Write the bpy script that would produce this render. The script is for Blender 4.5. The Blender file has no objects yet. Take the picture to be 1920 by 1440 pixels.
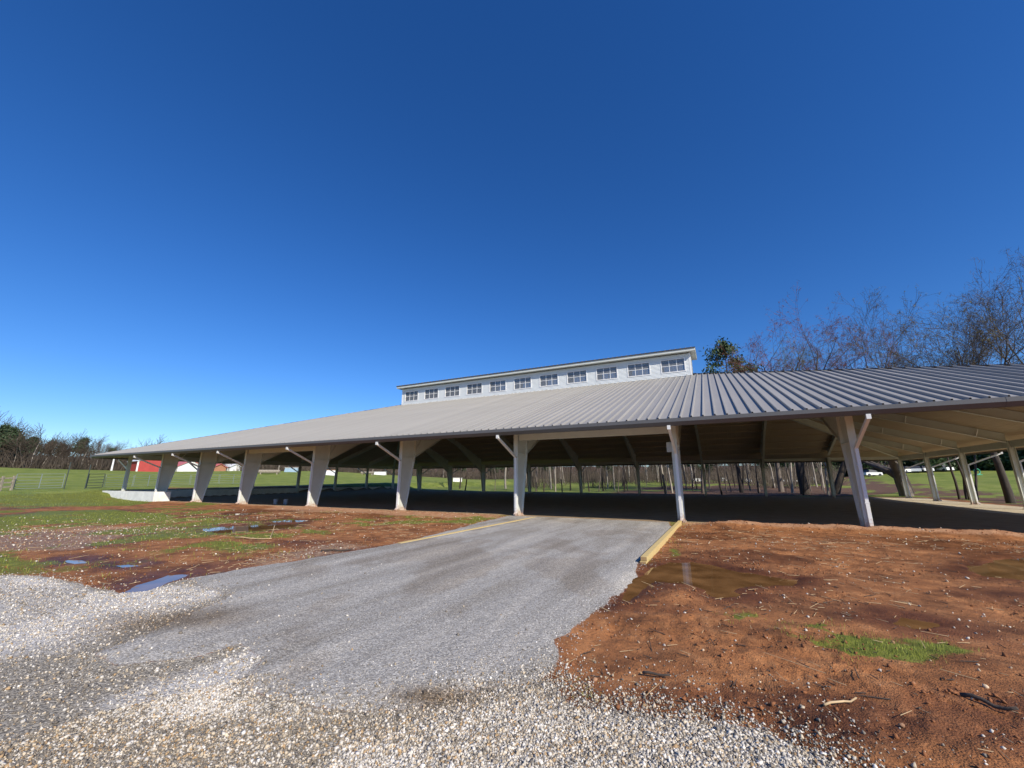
import bpy, math, random
import numpy as np
from mathutils import Vector, Matrix

# ------------------------------------------------------------------ camera, sky, sun, exposure
scene = bpy.context.scene
PITCH = 0.2368
CAM_H = 1.646
FPX = 757.8
cam_d = bpy.data.cameras.new('camera')
cam_d.sensor_width = 36.0
cam_d.lens = 36.0 * FPX / 1920.0
cam_d.clip_start = 0.05
cam_d.clip_end = 6000.0
cam = bpy.data.objects.new('camera', cam_d)
scene.collection.objects.link(cam)
cam.location = (0, 0, CAM_H)
cam.rotation_euler = (math.pi / 2 + PITCH, 0, 0)
scene.camera = cam

SUN = Vector((0.774, -1.183, 1.0)).normalized()
SUN_EL = math.asin(SUN.z)
SUN_AZ = math.atan2(SUN.x, SUN.y)
world = bpy.data.worlds.new('World')
scene.world = world
world.use_nodes = True
wn = world.node_tree.nodes
wl = world.node_tree.links
bg = wn['Background']
sky = wn.new('ShaderNodeTexSky')
sky.sky_type = 'NISHITA'
sky.sun_disc = False
sky.sun_elevation = SUN_EL
sky.sun_rotation = SUN_AZ
sky.altitude = 0.0
sky.air_density = 1.0
sky.dust_density = 0.0
sky.ozone_density = 8.0
hsv = wn.new('ShaderNodeHueSaturation')
hsv.inputs['Saturation'].default_value = 1.17
hsv.inputs['Hue'].default_value = 0.509
wl.new(sky.outputs[0], hsv.inputs['Color'])
wl.new(hsv.outputs[0], bg.inputs[0])
bg.inputs[1].default_value = 0.128

sun_d = bpy.data.lights.new('sun', 'SUN')
sun_d.energy = 5.0
sun_d.angle = math.radians(0.53)
sun_d.color = (1.0, 0.92, 0.80)
sun = bpy.data.objects.new('sun', sun_d)
scene.collection.objects.link(sun)
sun.location = (40, -60, 60)
sun.rotation_euler = SUN.to_track_quat('Z', 'Y').to_euler()

vs = scene.view_settings
vs.view_transform = 'Standard'
vs.look = 'None'
vs.exposure = 0.16
vs.gamma = 1.0
vs.use_curve_mapping = False
scene.cycles.max_bounces = 6
scene.cycles.diffuse_bounces = 3
scene.cycles.glossy_bounces = 3
scene.cycles.transparent_max_bounces = 12

rng = np.random.default_rng(11)
random.seed(5)

# ------------------------------------------------------------------ building frame
TH = 0.4624
X0, Y0 = 0.2913, 20.913
E1 = np.array([math.cos(TH), -math.sin(TH)])
E2 = np.array([math.sin(TH), math.cos(TH)])
S, S1 = 7.6, 6.096
def A(k):
    base = k * S if -3 <= k <= 1 else (S + (k - 1) * S1 if k > 1 else -3 * S + (k + 3) * S1)
    return base - 0.1
AL, AR = A(-6), A(4)
W = 36.0
OV = 2.04
ZE = 4.02
M = 0.3277
HALF = W / 2

def ab(x, y):
    dx = x - X0; dy = y - Y0
    return dx * E1[0] + dy * E1[1], dx * E2[0] + dy * E2[1]
def wxy(a, b):
    return X0 + a * E1[0] + b * E2[0], Y0 + a * E1[1] + b * E2[1]

def sm(e0, e1, x):
    t = np.clip((np.asarray(x, float) - e0) / (e1 - e0), 0, 1)
    return t * t * (3 - 2 * t)

def _h(ix, iy, s):
    v = np.sin(ix * 127.1 + iy * 311.7 + s * 74.7) * 43758.5453
    return v - np.floor(v)
def vnoise(x, y, s=0):
    x = np.asarray(x, float); y = np.asarray(y, float)
    ix = np.floor(x); iy = np.floor(y); fx = x - ix; fy = y - iy
    fx = fx * fx * (3 - 2 * fx); fy = fy * fy * (3 - 2 * fy)
    a = _h(ix, iy, s); b = _h(ix + 1, iy, s); c = _h(ix, iy + 1, s); d = _h(ix + 1, iy + 1, s)
    return (a * (1 - fx) + b * fx) * (1 - fy) + (c * (1 - fx) + d * fx) * fy
def fbm(x, y, s=0, o=4):
    t = 0; amp = 0.5; n = 0
    for i in range(o):
        t = t + amp * vnoise(x * 2 ** i, y * 2 ** i, s + i * 13); n += amp; amp *= 0.5
    return t / n

def sdf(X, Y, poly):
    """signed distance, positive inside"""
    P = np.array(poly, float); n = len(P)
    d = np.full(X.shape, 1e9); ins = np.zeros(X.shape, bool)
    for i in range(n):
        x1, y1 = P[i]; x2, y2 = P[(i + 1) % n]
        ex, ey = x2 - x1, y2 - y1
        t = np.clip(((X - x1) * ex + (Y - y1) * ey) / (ex * ex + ey * ey + 1e-12), 0, 1)
        d = np.minimum(d, np.hypot(X - x1 - t * ex, Y - y1 - t * ey))
        c = ((y1 > Y) != (y2 > Y)) & (X < (x2 - x1) * (Y - y1) / (y2 - y1 + 1e-12) + x1)
        ins ^= c
    return np.where(ins, d, -d)

DRIVE=[(-3.11,11.67),(0.00,21.31),(6.83,18.45),(5.87,15.55),(2.82,9.25),(2.13,7.45),(1.47,6.42),(1.03,5.43),(0.55,4.77),(0.54,4.37),(0.28,3.90),(-0.24,3.82),(-0.51,3.72),(-0.81,3.56),(-1.42,3.47),(-1.82,3.49),(-2.12,3.72),(-2.38,4.26),(-2.88,4.63),(-3.06,4.31),(-3.65,4.15),(-4.10,4.49),(-4.07,5.43),(-4.21,6.48),(-5.63,7.53),(-5.23,8.39),(-4.29,9.68)]
WHITE_A=[(-10.73,7.93),(-8.32,7.85),(-6.90,7.16),(-6.03,6.83),(-5.34,7.16),(-4.38,6.83),(-4.29,6.26),(-4.32,5.74),(-4.37,5.20),(-4.38,4.67),(-4.85,4.34),(-5.74,4.26)]
WHITE_B=[(-3.21,3.49),(-3.19,3.81),(-2.96,4.11),(-2.71,4.53),(-2.39,4.72),(-2.27,4.07),(-2.07,3.64),(-1.72,3.45),(-1.25,3.43),(-1.48,3.28),(-2.42,3.25)]
WHITE_C=[(-0.49,3.58),(0.18,3.82),(0.62,3.62),(1.14,3.45),(1.77,3.27),(1.92,2.97),(1.97,2.72),(-1.07,2.72),(-1.14,3.16)]
GRAVEL=[(-12.05,7.85),(-8.32,7.85),(-6.90,7.16),(-6.03,6.83),(-5.57,7.45),(-3.09,7.09),(-0.31,4.43),(0.45,3.90),(0.62,3.62),(1.14,3.45),(1.77,3.27),(1.92,2.97),(1.98,2.61),(1.57,2.05),(1.2,0.2),(-2,-3),(-12,-3)]
MIX_TAN=[(-3.72,3.42),(-2.42,3.25),(-1.48,3.28),(-0.60,3.34),(0.50,3.16),(1.29,3.11),(1.14,3.00),(-0.20,3.05),(-1.55,3.03),(-1.87,2.61),(-3.29,2.61)]
GRASSES=[
 [(-61.15,41.49),(-52.44,49.07),(-43.90,45.72),(-29.76,35.02),(-26.64,29.65),(-30.90,28.41),(-45.55,31.01)],
 [(-26.68,23.51),(-24.69,25.72),(-16.77,21.31),(-14.24,18.45),(-16.26,17.08),(-18.37,16.67),(-23.27,17.51)],
 [(-9.27,11.86),(-8.07,12.49),(-6.36,11.67),(-5.93,10.02),(-7.63,10.31)],
 [(-13.59,10.78),(-11.80,10.62),(-9.67,9.37),(-9.43,8.39),(-11.21,8.80)],
 [(2.95,5.23),(3.31,5.45),(3.70,5.38),(3.72,4.99),(4.04,4.77),(4.56,4.84),(4.61,4.46),(4.27,4.36),(3.61,4.20),(3.27,4.26),(3.26,4.53),(2.96,4.84)],
 [(2.67,5.74),(3.40,5.92),(3.17,5.43),(2.74,5.25)],
 [(0.49,3.85),(0.66,3.82),(0.69,3.58),(0.54,3.64)],
 [(3.80,10.78),(4.48,11.48),(3.95,10.02),(3.44,9.49)],
]
PEBBLES=[
 [(-19.35,13.99),(-18.24,15.21),(-16.29,16.47),(-12.83,16.28),(-11.36,14.57),(-12.01,13.58),(-11.19,10.78),(-12.30,10.39),(-14.79,10.78)],
 [(-5.53,8.69),(-5.60,9.89),(-5.50,11.12),(-5.15,11.86),(-3.71,11.12),(-4.13,10.46),(-4.60,9.37),(-5.02,8.39)],
]
PUDDLES=[
 [(-11.54,15.55),(-11.06,16.67),(-10.27,17.08),(-8.76,17.29),(-8.12,15.90),(-8.55,14.88),(-9.76,13.99)],
 [(-9.67,9.37),(-9.77,9.68),(-9.15,9.43),(-8.90,9.07),(-9.12,8.96)],
 [(-6.09,6.83),(-6.35,7.45),(-6.43,8.11),(-6.05,8.20),(-5.89,7.69),(-5.79,7.23),(-5.75,6.90)],
 [(1.43,6.31),(1.78,7.16),(2.40,8.20),(3.10,9.02),(3.85,9.49),(4.20,9.02),(4.41,8.20),(5.09,7.61),(4.51,7.16),(3.90,7.30),(3.42,6.53),(3.01,6.42),(3.01,7.30),(2.53,7.45),(2.14,6.93),(1.75,6.34)],
 [(8.94,8.69),(10.50,9.49),(11.98,10.02),(12.55,9.37),(9.61,7.27),(8.87,7.53),(8.51,7.85)],
 [(4.48,5.53),(4.87,5.67),(5.15,5.41),(5.02,5.23),(4.62,5.27)],
 [(-15.47,22.72),(-14.52,23.51),(-13.52,21.99),(-14.22,21.31)],
 [(-10.65,18.45),(-10.14,19.22),(-8.81,18.96),(-9.02,17.97),(-10.01,17.74)],
 [(-8.24,9.02),(-8.01,9.19),(-7.53,8.91),(-7.66,8.69)],
]
SANDY=[(-15.71,31.01),(-8.45,25.72),(0.00,20.67),(0.00,17.97),(-4.16,20.67),(-9.16,22.72),(-15.59,25.72)]

def warp(X, Y, amt, fr, s):
    return X + amt * (fbm(X * fr, Y * fr, s) - .5) * 2, Y + amt * (fbm(X * fr + 31, Y * fr - 17, s + 5) - .5) * 2

def wsdf(X, Y, poly, amt, fr, s, margin=2.5):
    P = np.array(poly); k = (X > P[:, 0].min() - margin) & (X < P[:, 0].max() + margin) & (Y > P[:, 1].min() - margin) & (Y < P[:, 1].max() + margin)
    o = np.full(X.shape, -9.)
    if k.any():
        x, y = X[k], Y[k]
        if amt: x, y = warp(x, y, amt, fr, s)
        o[k] = sdf(x, y, poly)
    return o
def puddle_field(X, Y):
    pud = np.full(X.shape, -9.)
    for i, g in enumerate(PUDDLES): pud = np.maximum(pud, wsdf(X, Y, g, .26 if i in (3, 4) else .2, 1.5, 120 + i))
    return pud

def masks(X, Y):
    """all ground zones, evaluated on world x, y"""
    X = np.asarray(X, float); Y = np.asarray(Y, float)
    r = np.hypot(X, Y); a, b = ab(X, Y)
    o = {}
    WS = lambda p: wsdf(X, Y, p, .16, 1.1, 3)
    inside = sm(-.1, .5, b) * sm(W + 1.0, W + .2, b) * sm(AL - .6, AL, a) * sm(AR + 1.6, AR + .9, a)
    o['floor'] = inside
    o['sand'] = sm(21.0, 23.5, a + 1.6 * (fbm(X * .5, Y * .5, 95) - .5)) * sm(AR + 2.2, AR + 1.0, a) * inside  # end band under the sun strip, where sunlight is painted into the floor
    drv = sm(-.06, .10, WS(DRIVE)) * sm(.6, -.3, b)
    grv = sm(-.08, .10, WS(GRAVEL))
    o['drive'] = drv * (1 - inside)
    wa = np.maximum(sm(-.12, .3, WS(WHITE_A)), np.maximum(sm(-.1, .25, WS(WHITE_B)), sm(-.1, .2, WS(WHITE_C))))
    o['gravel'] = grv * (1 - o['drive'])
    o['white'] = wa * (.55 + .6 * sm(.35, .65, fbm(X * .9, Y * .9, 41)))
    o['tan'] = sm(-.15, .15, WS(MIX_TAN))
    gr = np.zeros(X.shape)
    for i, g in enumerate(GRASSES):
        w = .22 if i >= 4 else .6
        gr = np.maximum(gr, sm(-w, w * 1.2, wsdf(X, Y, g, w, .8 if i < 4 else 2.6, 60 + i)) * (1.0 if i in (0, 1, 4) else .7))
    n1 = fbm(X * .22, Y * .22, 7); n2 = fbm(X * .9, Y * .9, 8)
    pasture = np.maximum.reduce([sm(W + .6, W + 3, b + 3 * (n1 - .5)), sm(-44, -50, a + 10 * (n1 - .5)) * sm(-12, -5, b), sm(AR + 1.9, AR + 3.4, a + 1.5 * (n2 - .5)) * sm(8, 12, b)])
    pasture = np.maximum(pasture, sm(60, 75, r))
    pasture = pasture * (1 - inside)
    o['pasture'] = pasture
    sparse = sm(.47, .62, n1 * .6 + n2 * .4) * .62 * sm(6, 14, r) * sm(8.5, 7, a) * (1 - pasture)
    o['grass'] = np.clip(np.maximum(gr, sparse) * sm(.25, .55, n2 + .15 * (gr > .5)), 0, 1) * (1 - o['drive']) * (1 - grv) * (1 - inside)
    pb = np.zeros(X.shape)
    for g in PEBBLES:
        pb = np.maximum(pb, sm(-.4, .5, wsdf(X, Y, g, .5, .8, 90)))
    o['peb'] = pb * (1 - drv) * (1 - grv)
    pud = puddle_field(X, Y)
    o['pud'] = pud
    st = np.maximum(np.exp(-(((X + 4.0) / .8) ** 2 + ((Y - 5.45) / .45) ** 2)), np.exp(-(((X + .62) / .30) ** 2 + ((Y - 3.66) / .14) ** 2)) * 1.2)
    o['stain'] = np.clip(st * (.4 + 1.1 * fbm(X * 3, Y * 3, 96)) + .35 * sm(.56, .7, fbm(X * .8, Y * .5, 97)) * sm(0, .5, wsdf(X, Y, DRIVE, 0, 0, 0)), 0, 1)
    wet = sm(-.8, -.05, pud + .5 * (fbm(X * 1.7, Y * 1.7, 92) - .5))
    wet = np.maximum(wet, .7 * sm(.52, .66, fbm(X * .35, Y * .6, 33)) * sm(-1, -3, b))
    o['wet'] = wet * (1 - grv) * (1 - drv)
    o['sandy'] = np.maximum(sm(-.8, .6, wsdf(X, Y, SANDY, .8, .4, 77)), .8 * sm(-1.6, -.7, b) * sm(.8, .1, b) * sm(AL, AL + 8, a)) * (1 - drv)
    litter = sm(.38, .52, fbm(X * .09, Y * .09, 55) + .10 * sm(75, 55, r)) * sm(W + 1, W + 3, b) * sm(125, 95, r) * sm(-12, 2, a) * sm(AR + 14, AR, a)
    litter = np.maximum(litter, sm(AR + 1.5, AR + 2.4, a) * sm(AR + 16, AR + 3, a + 9 * (n1 - .5)) * sm(8, 12, b) * (.35 + .9 * sm(.35, .6, fbm(X * .5, Y * .5, 57))))
    litter = np.maximum(litter, sm(158, 172, r))
    o['litter'] = litter * (1 - inside)
    return o

CREST_T = [(q - 960) / FPX / 1.0276 for q in (-100, 0, 300, 600, 740, 900, 1200, 1500, 1700, 1900)]
CREST_Z = [4.2, 4.0, 3.5, 4.0, 2.85, 1.5, 2.1, 2.3, 4.2, 4.3]
def gz(X, Y, pud=None):
    X = np.asarray(X, float); Y = np.asarray(Y, float)
    r = np.hypot(X, Y); a, b = ab(X, Y)
    inside = sm(-.6, .1, b) * sm(W + 2, W + .5, b) * sm(AL - 1.1, AL - .4, a) * sm(AR + 3, AR + 1.2, a)
    z = .74 * sm(-35.5, -49, a) * sm(-16, -2, b) * (1 - sm(-1, -.2, b))
    z = z + .74 * sm(-41.35, -42.3, a) * sm(-1.0, -.25, b)
    z = np.where(b > -.2, z * sm(-41.35, -42.3, a), z)
    front = sm(-.3, .5, Y / (r + 1e-6))
    az = np.arctan2(X, Y)
    crest = np.interp(np.tan(np.clip(az, -1.4, 1.4)), CREST_T, CREST_Z)
    z = z + crest * sm(50, 150, r) * front + 10 * sm(160, 330, r) * front
    und = (fbm(X * .45, Y * .45, 2) - .5) * .10 + (fbm(X * 2.2, Y * 2.2, 9) - .5) * .035
    far = (fbm(X * .03, Y * .03, 21) - .5) * 1.0 * sm(60, 120, r)
    if pud is None:
        pud = puddle_field(X, Y)
    drv = sm(-.3, .3, wsdf(X, Y, DRIVE, 0, 0, 0)); grv = sm(-.2, .5, wsdf(X, Y, GRAVEL, 0, 0, 0))
    und = und * (1 - .75 * drv) * (1 - .5 * grv) * (1 - inside) * sm(.1, 1.2, -pud)
    z = z + und + far
    # rough berm of spoil along the column line, and clods beside the drive
    berm = np.exp(-((b + .75) / .42) ** 2) * sm(7.6, 9.0, a) * sm(AR + 2, AR - 2, a) * (.10 + .16 * fbm(X * 1.6, Y * 1.6, 71))
    berm = berm + np.exp(-((b + .8) / .5) ** 2) * sm(-.6, -2.5, a) * sm(AL + 6, AL + 10, a) * (.02 + .12 * fbm(X * 1.3, Y * 1.3, 72))
    z = z + berm * (1 - inside * .6)
    for b0, lo, hi in ((-5.4, 9.5, 40), (-7.2, 9.5, 40), (-3.6, 10, 40), (-4.6, -30, -2), (-6.5, -30, -2)):
        lat = b - b0 - .35 * np.sin(a * .23 + b0) - .25 * (fbm(a * .3, b * 0 + b0, 88) - .5)
        z = z + (-.028 * np.exp(-(lat / .13) ** 2) + .014 * np.exp(-((np.abs(lat) - .24) / .09) ** 2)) * sm(lo - 1, lo + 2, a) * sm(hi + 1, hi - 4, a) * sm(.1, .6, -pud) * (.35 + .9 * fbm(a * .5, b * .5, 89))
    heap = .075 * np.exp(-(((X - 2.45) / .32) ** 2 + ((Y - 6.50) / .26) ** 2)) * (.5 + fbm(X * 5, Y * 5, 73))
    heap = heap + .12 * np.exp(-(((X - 7.3) / .8) ** 2 + ((Y - 15.6) / .5) ** 2)) * (.4 + fbm(X * 4, Y * 4, 74))
    rough = ((fbm(X * 5, Y * 5, 75) - .5) * .075 + (np.abs(fbm(X * 13, Y * 13, 79) - .5)) * -.05) * sm(.36, .58, fbm(X * .7, Y * .7, 76)) * (1 - drv) * (1 - grv) * (1 - inside) * sm(30, 12, r)
    z = z + heap + rough * sm(.05, .5, -pud)
    z = z - .068 * sm(-.12, .22, pud) * (.75 + .5 * fbm(X * 2.5, Y * 2.5, 91))
    z = z + .03 * drv * (1 - inside)
    return z

# ------------------------------------------------------------------ object helpers
C = scene.collection
def link(o): C.objects.link(o); return o
def thing(name, label, cat, loc=(0, 0, 0), rotz=0, group=None):
    o = bpy.data.objects.new(name, None); link(o)
    o.location = loc; o.rotation_euler = (0, 0, rotz)
    o.empty_display_size = .2
    o['label'] = label; o['category'] = cat
    if group: o['group'] = group
    return o
def tag(o, label, cat, group=None):
    o['label'] = label; o['category'] = cat
    if group: o['group'] = group
    return o
def mesh_np(name, V, F, mat, col=None, smooth=False, attrs=None):
    """V (n,3); F (m,k) with k = 3 or 4"""
    V = np.asarray(V, np.float32); F = np.asarray(F, np.int32)
    me = bpy.data.meshes.new(name)
    me.vertices.add(len(V)); me.vertices.foreach_set('co', V.ravel())
    k = F.shape[1]
    me.loops.add(F.size); me.loops.foreach_set('vertex_index', F.ravel())
    me.polygons.add(len(F))
    me.polygons.foreach_set('loop_start', np.arange(0, F.size, k, dtype=np.int32))
    me.polygons.foreach_set('loop_total', np.full(len(F), k, np.int32))
    if smooth: me.polygons.foreach_set('use_smooth', np.ones(len(F), bool))
    me.update(calc_edges=True)
    at = dict(attrs or {})
    if col is not None: at['col'] = col
    for kname, c in at.items():
        ca = me.color_attributes.new(kname, 'FLOAT_COLOR', 'POINT')
        c4 = np.ones((len(V), 4), np.float32); c4[:, :c.shape[1]] = c
        ca.data.foreach_set('color', c4.ravel())
    if mat: me.materials.append(mat)
    return me
class MB:
    def __init__(self): self.v = []; self.f = []
    def add(self, vs_, fs_):
        n = len(self.v); self.v += [tuple(p) for p in vs_]; self.f += [tuple(i + n for i in f) for f in fs_]
        return self
    def box(self, x0, x1, y0, y1, z0, z1):
        return self.hexa([(x0, y0, z0), (x1, y0, z0), (x1, y1, z0), (x0, y1, z0), (x0, y0, z1), (x1, y0, z1), (x1, y1, z1), (x0, y1, z1)])
    def hexa(self, p):
        return self.add(p, [(0, 3, 2, 1), (4, 5, 6, 7), (0, 1, 5, 4), (1, 2, 6, 5), (2, 3, 7, 6), (3, 0, 4, 7)])
    def bar(self, p, q, w, h, up=(0, 0, 1)):
        p = Vector(p); q = Vector(q); d = (q - p).normalized()
        s = d.cross(Vector(up))
        if s.length < 1e-4: s = d.cross(Vector((1, 0, 0)))
        s.normalize(); u = s.cross(d)
        s *= w / 2; u *= h / 2
        return self.hexa([p - s - u, p + s - u, p + s + u, p - s + u, q - s - u, q + s - u, q + s + u, q - s + u])
    def tube(self, pts, rads, n=8):
        pts = [Vector(p) for p in pts]; rings = []
        base = len(self.v)
        for i, p in enumerate(pts):
            d = (pts[min(i + 1, len(pts) - 1)] - pts[max(i - 1, 0)]).normalized()
            s = d.cross(Vector((0, 0, 1)))
            if s.length < 1e-3: s = Vector((1, 0, 0))
            s.normalize(); u = s.cross(d)
            r = rads[i] if hasattr(rads, '__len__') else rads
            for k in range(n):
                t = 2 * math.pi * k / n
                self.v.append(tuple(p + (s * math.cos(t) + u * math.sin(t)) * r))
        for i in range(len(pts) - 1):
            for k in range(n):
                a0 = base + i * n + k; a1 = base + i * n + (k + 1) % n
                self.f.append((a0, a1, a1 + n, a0 + n))
        self.f.append(tuple(base + k for k in range(n))[::-1])
        self.f.append(tuple(base + (len(pts) - 1) * n + k for k in range(n)))
        return self
    def mesh(self, name, mat, smooth=False):
        me = bpy.data.meshes.new(name); me.from_pydata(self.v, [], self.f)
        if mat: me.materials.append(mat)
        if smooth: me.polygons.foreach_set('use_smooth', np.ones(len(me.polygons), bool))
        me.update(); return me
    def build(self, name, mat, parent=None, smooth=False):
        o = bpy.data.objects.new(name, self.mesh(name, mat, smooth)); link(o)
        if parent: o.parent = parent
        return o
def obj(name, me, parent=None, loc=None):
    o = bpy.data.objects.new(name, me); link(o)
    if parent: o.parent = parent
    if loc is not None: o.location = loc
    return o
def copy_tree(o, parent=None):
    c = o.copy(); C.objects.link(c); c.parent = parent
    for ch in list(o.children): copy_tree(ch, c)
    return c

# ------------------------------------------------------------------ materials
def mat(name, col, rough=.7, var=.15, scale=4, bump=0, bscale=30, metal=0, spec=.5, stretch=None, var2=0, scale2=1.0, attr=False, rand=0, mud=0):
    m = bpy.data.materials.new(name); m.use_nodes = True
    nt = m.node_tree; n = nt.nodes; L = nt.links
    b = n['Principled BSDF']
    b.inputs['Roughness'].default_value = rough
    b.inputs['Metallic'].default_value = metal
    b.inputs['Specular IOR Level'].default_value = spec
    tc = n.new('ShaderNodeTexCoord'); mp = n.new('ShaderNodeMapping')
    L.new(tc.outputs['Object'], mp.inputs[0])
    if stretch: mp.inputs['Scale'].default_value = stretch
    nz = n.new('ShaderNodeTexNoise'); nz.inputs['Scale'].default_value = scale; nz.inputs['Detail'].default_value = 5
    L.new(mp.outputs[0], nz.inputs[0])
    mr = n.new('ShaderNodeMapRange'); mr.inputs[1].default_value = .3; mr.inputs[2].default_value = .7
    mr.inputs[3].default_value = 1 - var; mr.inputs[4].default_value = 1 + var
    L.new(nz.outputs[0], mr.inputs[0])
    mx = n.new('ShaderNodeMix'); mx.data_type = 'RGBA'; mx.blend_type = 'MULTIPLY'; mx.inputs[0].default_value = 1
    if attr:
        at = n.new('ShaderNodeVertexColor'); at.layer_name = 'col'; L.new(at.outputs[0], mx.inputs[6])
    else:
        mx.inputs[6].default_value = (*col, 1)
    L.new(mr.outputs[0], mx.inputs[7])
    colsock = mx.outputs[2]
    if rand:      # each panel a touch lighter or darker than the next
        oi = n.new('ShaderNodeObjectInfo'); r2 = n.new('ShaderNodeMapRange')
        r2.inputs[3].default_value = 1 - rand; r2.inputs[4].default_value = 1 + rand; L.new(oi.outputs['Random'], r2.inputs[0])
        m2 = n.new('ShaderNodeMix'); m2.data_type = 'RGBA'; m2.blend_type = 'MULTIPLY'; m2.inputs[0].default_value = 1
        L.new(colsock, m2.inputs[6]); L.new(r2.outputs[0], m2.inputs[7]); colsock = m2.outputs[2]
    if mud:       # splashed clay on the lowest part
        sp = n.new('ShaderNodeSeparateXYZ'); L.new(tc.outputs['Object'], sp.inputs[0])
        ns = n.new('ShaderNodeTexNoise'); ns.inputs['Scale'].default_value = 9; ns.inputs['Detail'].default_value = 6; L.new(tc.outputs['Object'], ns.inputs[0])
        ad = n.new('ShaderNodeMath'); ad.operation = 'MULTIPLY_ADD'; L.new(ns.outputs[0], ad.inputs[0]); ad.inputs[1].default_value = -.9; L.new(sp.outputs[2], ad.inputs[2])
        r3 = n.new('ShaderNodeMapRange'); r3.inputs[1].default_value = -.48; r3.inputs[2].default_value = -.08; r3.inputs[3].default_value = .75; r3.inputs[4].default_value = 0; L.new(ad.outputs[0], r3.inputs[0])
        m3_ = n.new('ShaderNodeMix'); m3_.data_type = 'RGBA'; L.new(r3.outputs[0], m3_.inputs[0]); L.new(colsock, m3_.inputs[6]); m3_.inputs[7].default_value = (.36, .17, .08, 1); colsock = m3_.outputs[2]
    L.new(colsock, b.inputs['Base Color'])
    if bump:
        nb = n.new('ShaderNodeTexNoise'); nb.inputs['Scale'].default_value = bscale; nb.inputs['Detail'].default_value = 4
        L.new(mp.outputs[0], nb.inputs[0])
        bp = n.new('ShaderNodeBump'); bp.inputs['Strength'].default_value = bump; bp.inputs['Distance'].default_value = .02
        L.new(nb.outputs[0], bp.inputs['Height']); L.new(bp.outputs[0], b.inputs['Normal'])
    return m

M_ROOF = mat('roof_metal', (.345, .33, .302), .48, .06, .5, .03, 3, metal=.12, spec=.3, rand=.05, stretch=(3, .3, 1))
M_GUTTER = mat('gutter_grey', (.105, .104, .104), .45, .06, 1)
M_DARKTRIM = mat('dark_trim', (.04, .042, .05), .5, .1, 2)
M_LINER = mat('liner_cream', (.50, .41, .29), .6, .06, .6)
M_STEEL = mat('cream_steel', (.62, .64, .58), .45, .05, 2, mud=1)
M_STEELW = mat('white_steel', (.74, .74, .72), .4, .05, 2, mud=1)
M_SIDING = mat('siding', (.72, .75, .74), .6, .015, 1)
M_WHITE = mat('white_trim', (.80, .80, .78), .5, .04, 3)
M_CONC = mat('concrete', (.80, .79, .75), .85, .10, 2.2, .15, 25)
M_WOOD = mat('new_lumber', (.60, .45, .19), .75, .22, 6, .2, 40, stretch=(1, 12, 12))
M_WOODEND = mat('lumber_end', (.34, .22, .10), .8, .2, 8)
M_OLDWOOD = mat('weathered_wood', (.30, .26, .20), .85, .25, 5, .2, 30)
M_GALV = mat('galvanised_pipe', (.24, .28, .27), .5, .1, 5, metal=.2)
M_DKPIPE = mat('dark_pipe', (.05, .065, .06), .5, .15, 5)
M_BARK = mat('bark_grey', (.17, .14, .115), .9, .35, 3, .6, 14, stretch=(1, 1, .25))
M_BARKD = mat('bark_dark', (.062, .048, .037), .9, .35, 3, .6, 14, stretch=(1, 1, .25))
M_BARKL = mat('bark_pale', (.34, .30, .25), .9, .3, 2.5, .4, 12, stretch=(1, 1, .3))
M_TWIG = mat('twig_brown', (.085, .062, .044), .9, .3, 1.5)
M_TWIGR = mat('twig_red_buds', (.17, .062, .042), .85, .3, 2)
M_BUDG = mat('twig_green_buds', (.17, .17, .06), .85, .3, 2)
M_BRUSH = mat('brush_brown', (.085, .066, .048), .9, .35, .4)
M_NEEDLE = mat('pine_needles', (.045, .075, .03), .7, .4, 1.2)
M_EVERG = mat('evergreen_leaf', (.05, .085, .028), .65, .4, 1.5)
M_RED = mat('barn_red', (.42, .055, .045), .6, .08, 2)
M_REDROOF = mat('red_roof_metal', (.55, .15, .14), .5, .08, 2)
M_WHROOF = mat('white_roof_metal', (.75, .76, .78), .45, .05, 2)
M_BRICK = mat('orange_brick', (.42, .20, .11), .8, .15, 5)
M_ROCK = mat('stone', (.5, .46, .40), .85, .25, 14, .3, 60, attr=True)
M_CLOD = mat('clay_clod', (.25, .098, .037), .9, .3, 12, .4, 50)
M_STRAW = mat('straw', (.50, .36, .20), .8, .25, 10)
M_STICK = mat('dark_stick', (.06, .045, .035), .85, .3, 10, .3, 60)
M_BLADE = mat('grass_blade', (.11, .20, .02), .6, .3, 3, attr=True)
M_BUCKET = mat('bucket_grey', (.30, .31, .31), .5, .1, 4)
M_BOX = mat('electrical_box', (.55, .55, .53), .45, .05, 4)
M_GREEN = mat('green_plastic', (.05, .32, .18), .5, .05, 4)
M_JUMPBLUE = mat('jump_blue', (.30, .42, .50), .6, .1, 4)

def glass_mat():
    m = bpy.data.materials.new('window_glass'); m.use_nodes = True
    nt = m.node_tree; n = nt.nodes; L = nt.links
    out = n['Material Output']; n.remove(n['Principled BSDF'])
    tr = n.new('ShaderNodeBsdfTransparent'); tr.inputs[0].default_value = (.80, .84, .84, 1)
    gl = n.new('ShaderNodeBsdfGlossy'); gl.inputs['Roughness'].default_value = .03
    fr = n.new('ShaderNodeFresnel'); fr.inputs[0].default_value = 1.9
    ms = n.new('ShaderNodeMixShader')
    L.new(fr.outputs[0], ms.inputs[0]); L.new(tr.outputs[0], ms.inputs[1]); L.new(gl.outputs[0], ms.inputs[2])
    df = n.new('ShaderNodeBsdfDiffuse'); df.inputs[0].default_value = (.55, .55, .52, 1)
    m2 = n.new('ShaderNodeMixShader'); m2.inputs[0].default_value = .22
    L.new(ms.outputs[0], m2.inputs[1]); L.new(df.outputs[0], m2.inputs[2])
    L.new(m2.outputs[0], out.inputs[0]); return m
M_GLASS = glass_mat()

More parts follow.
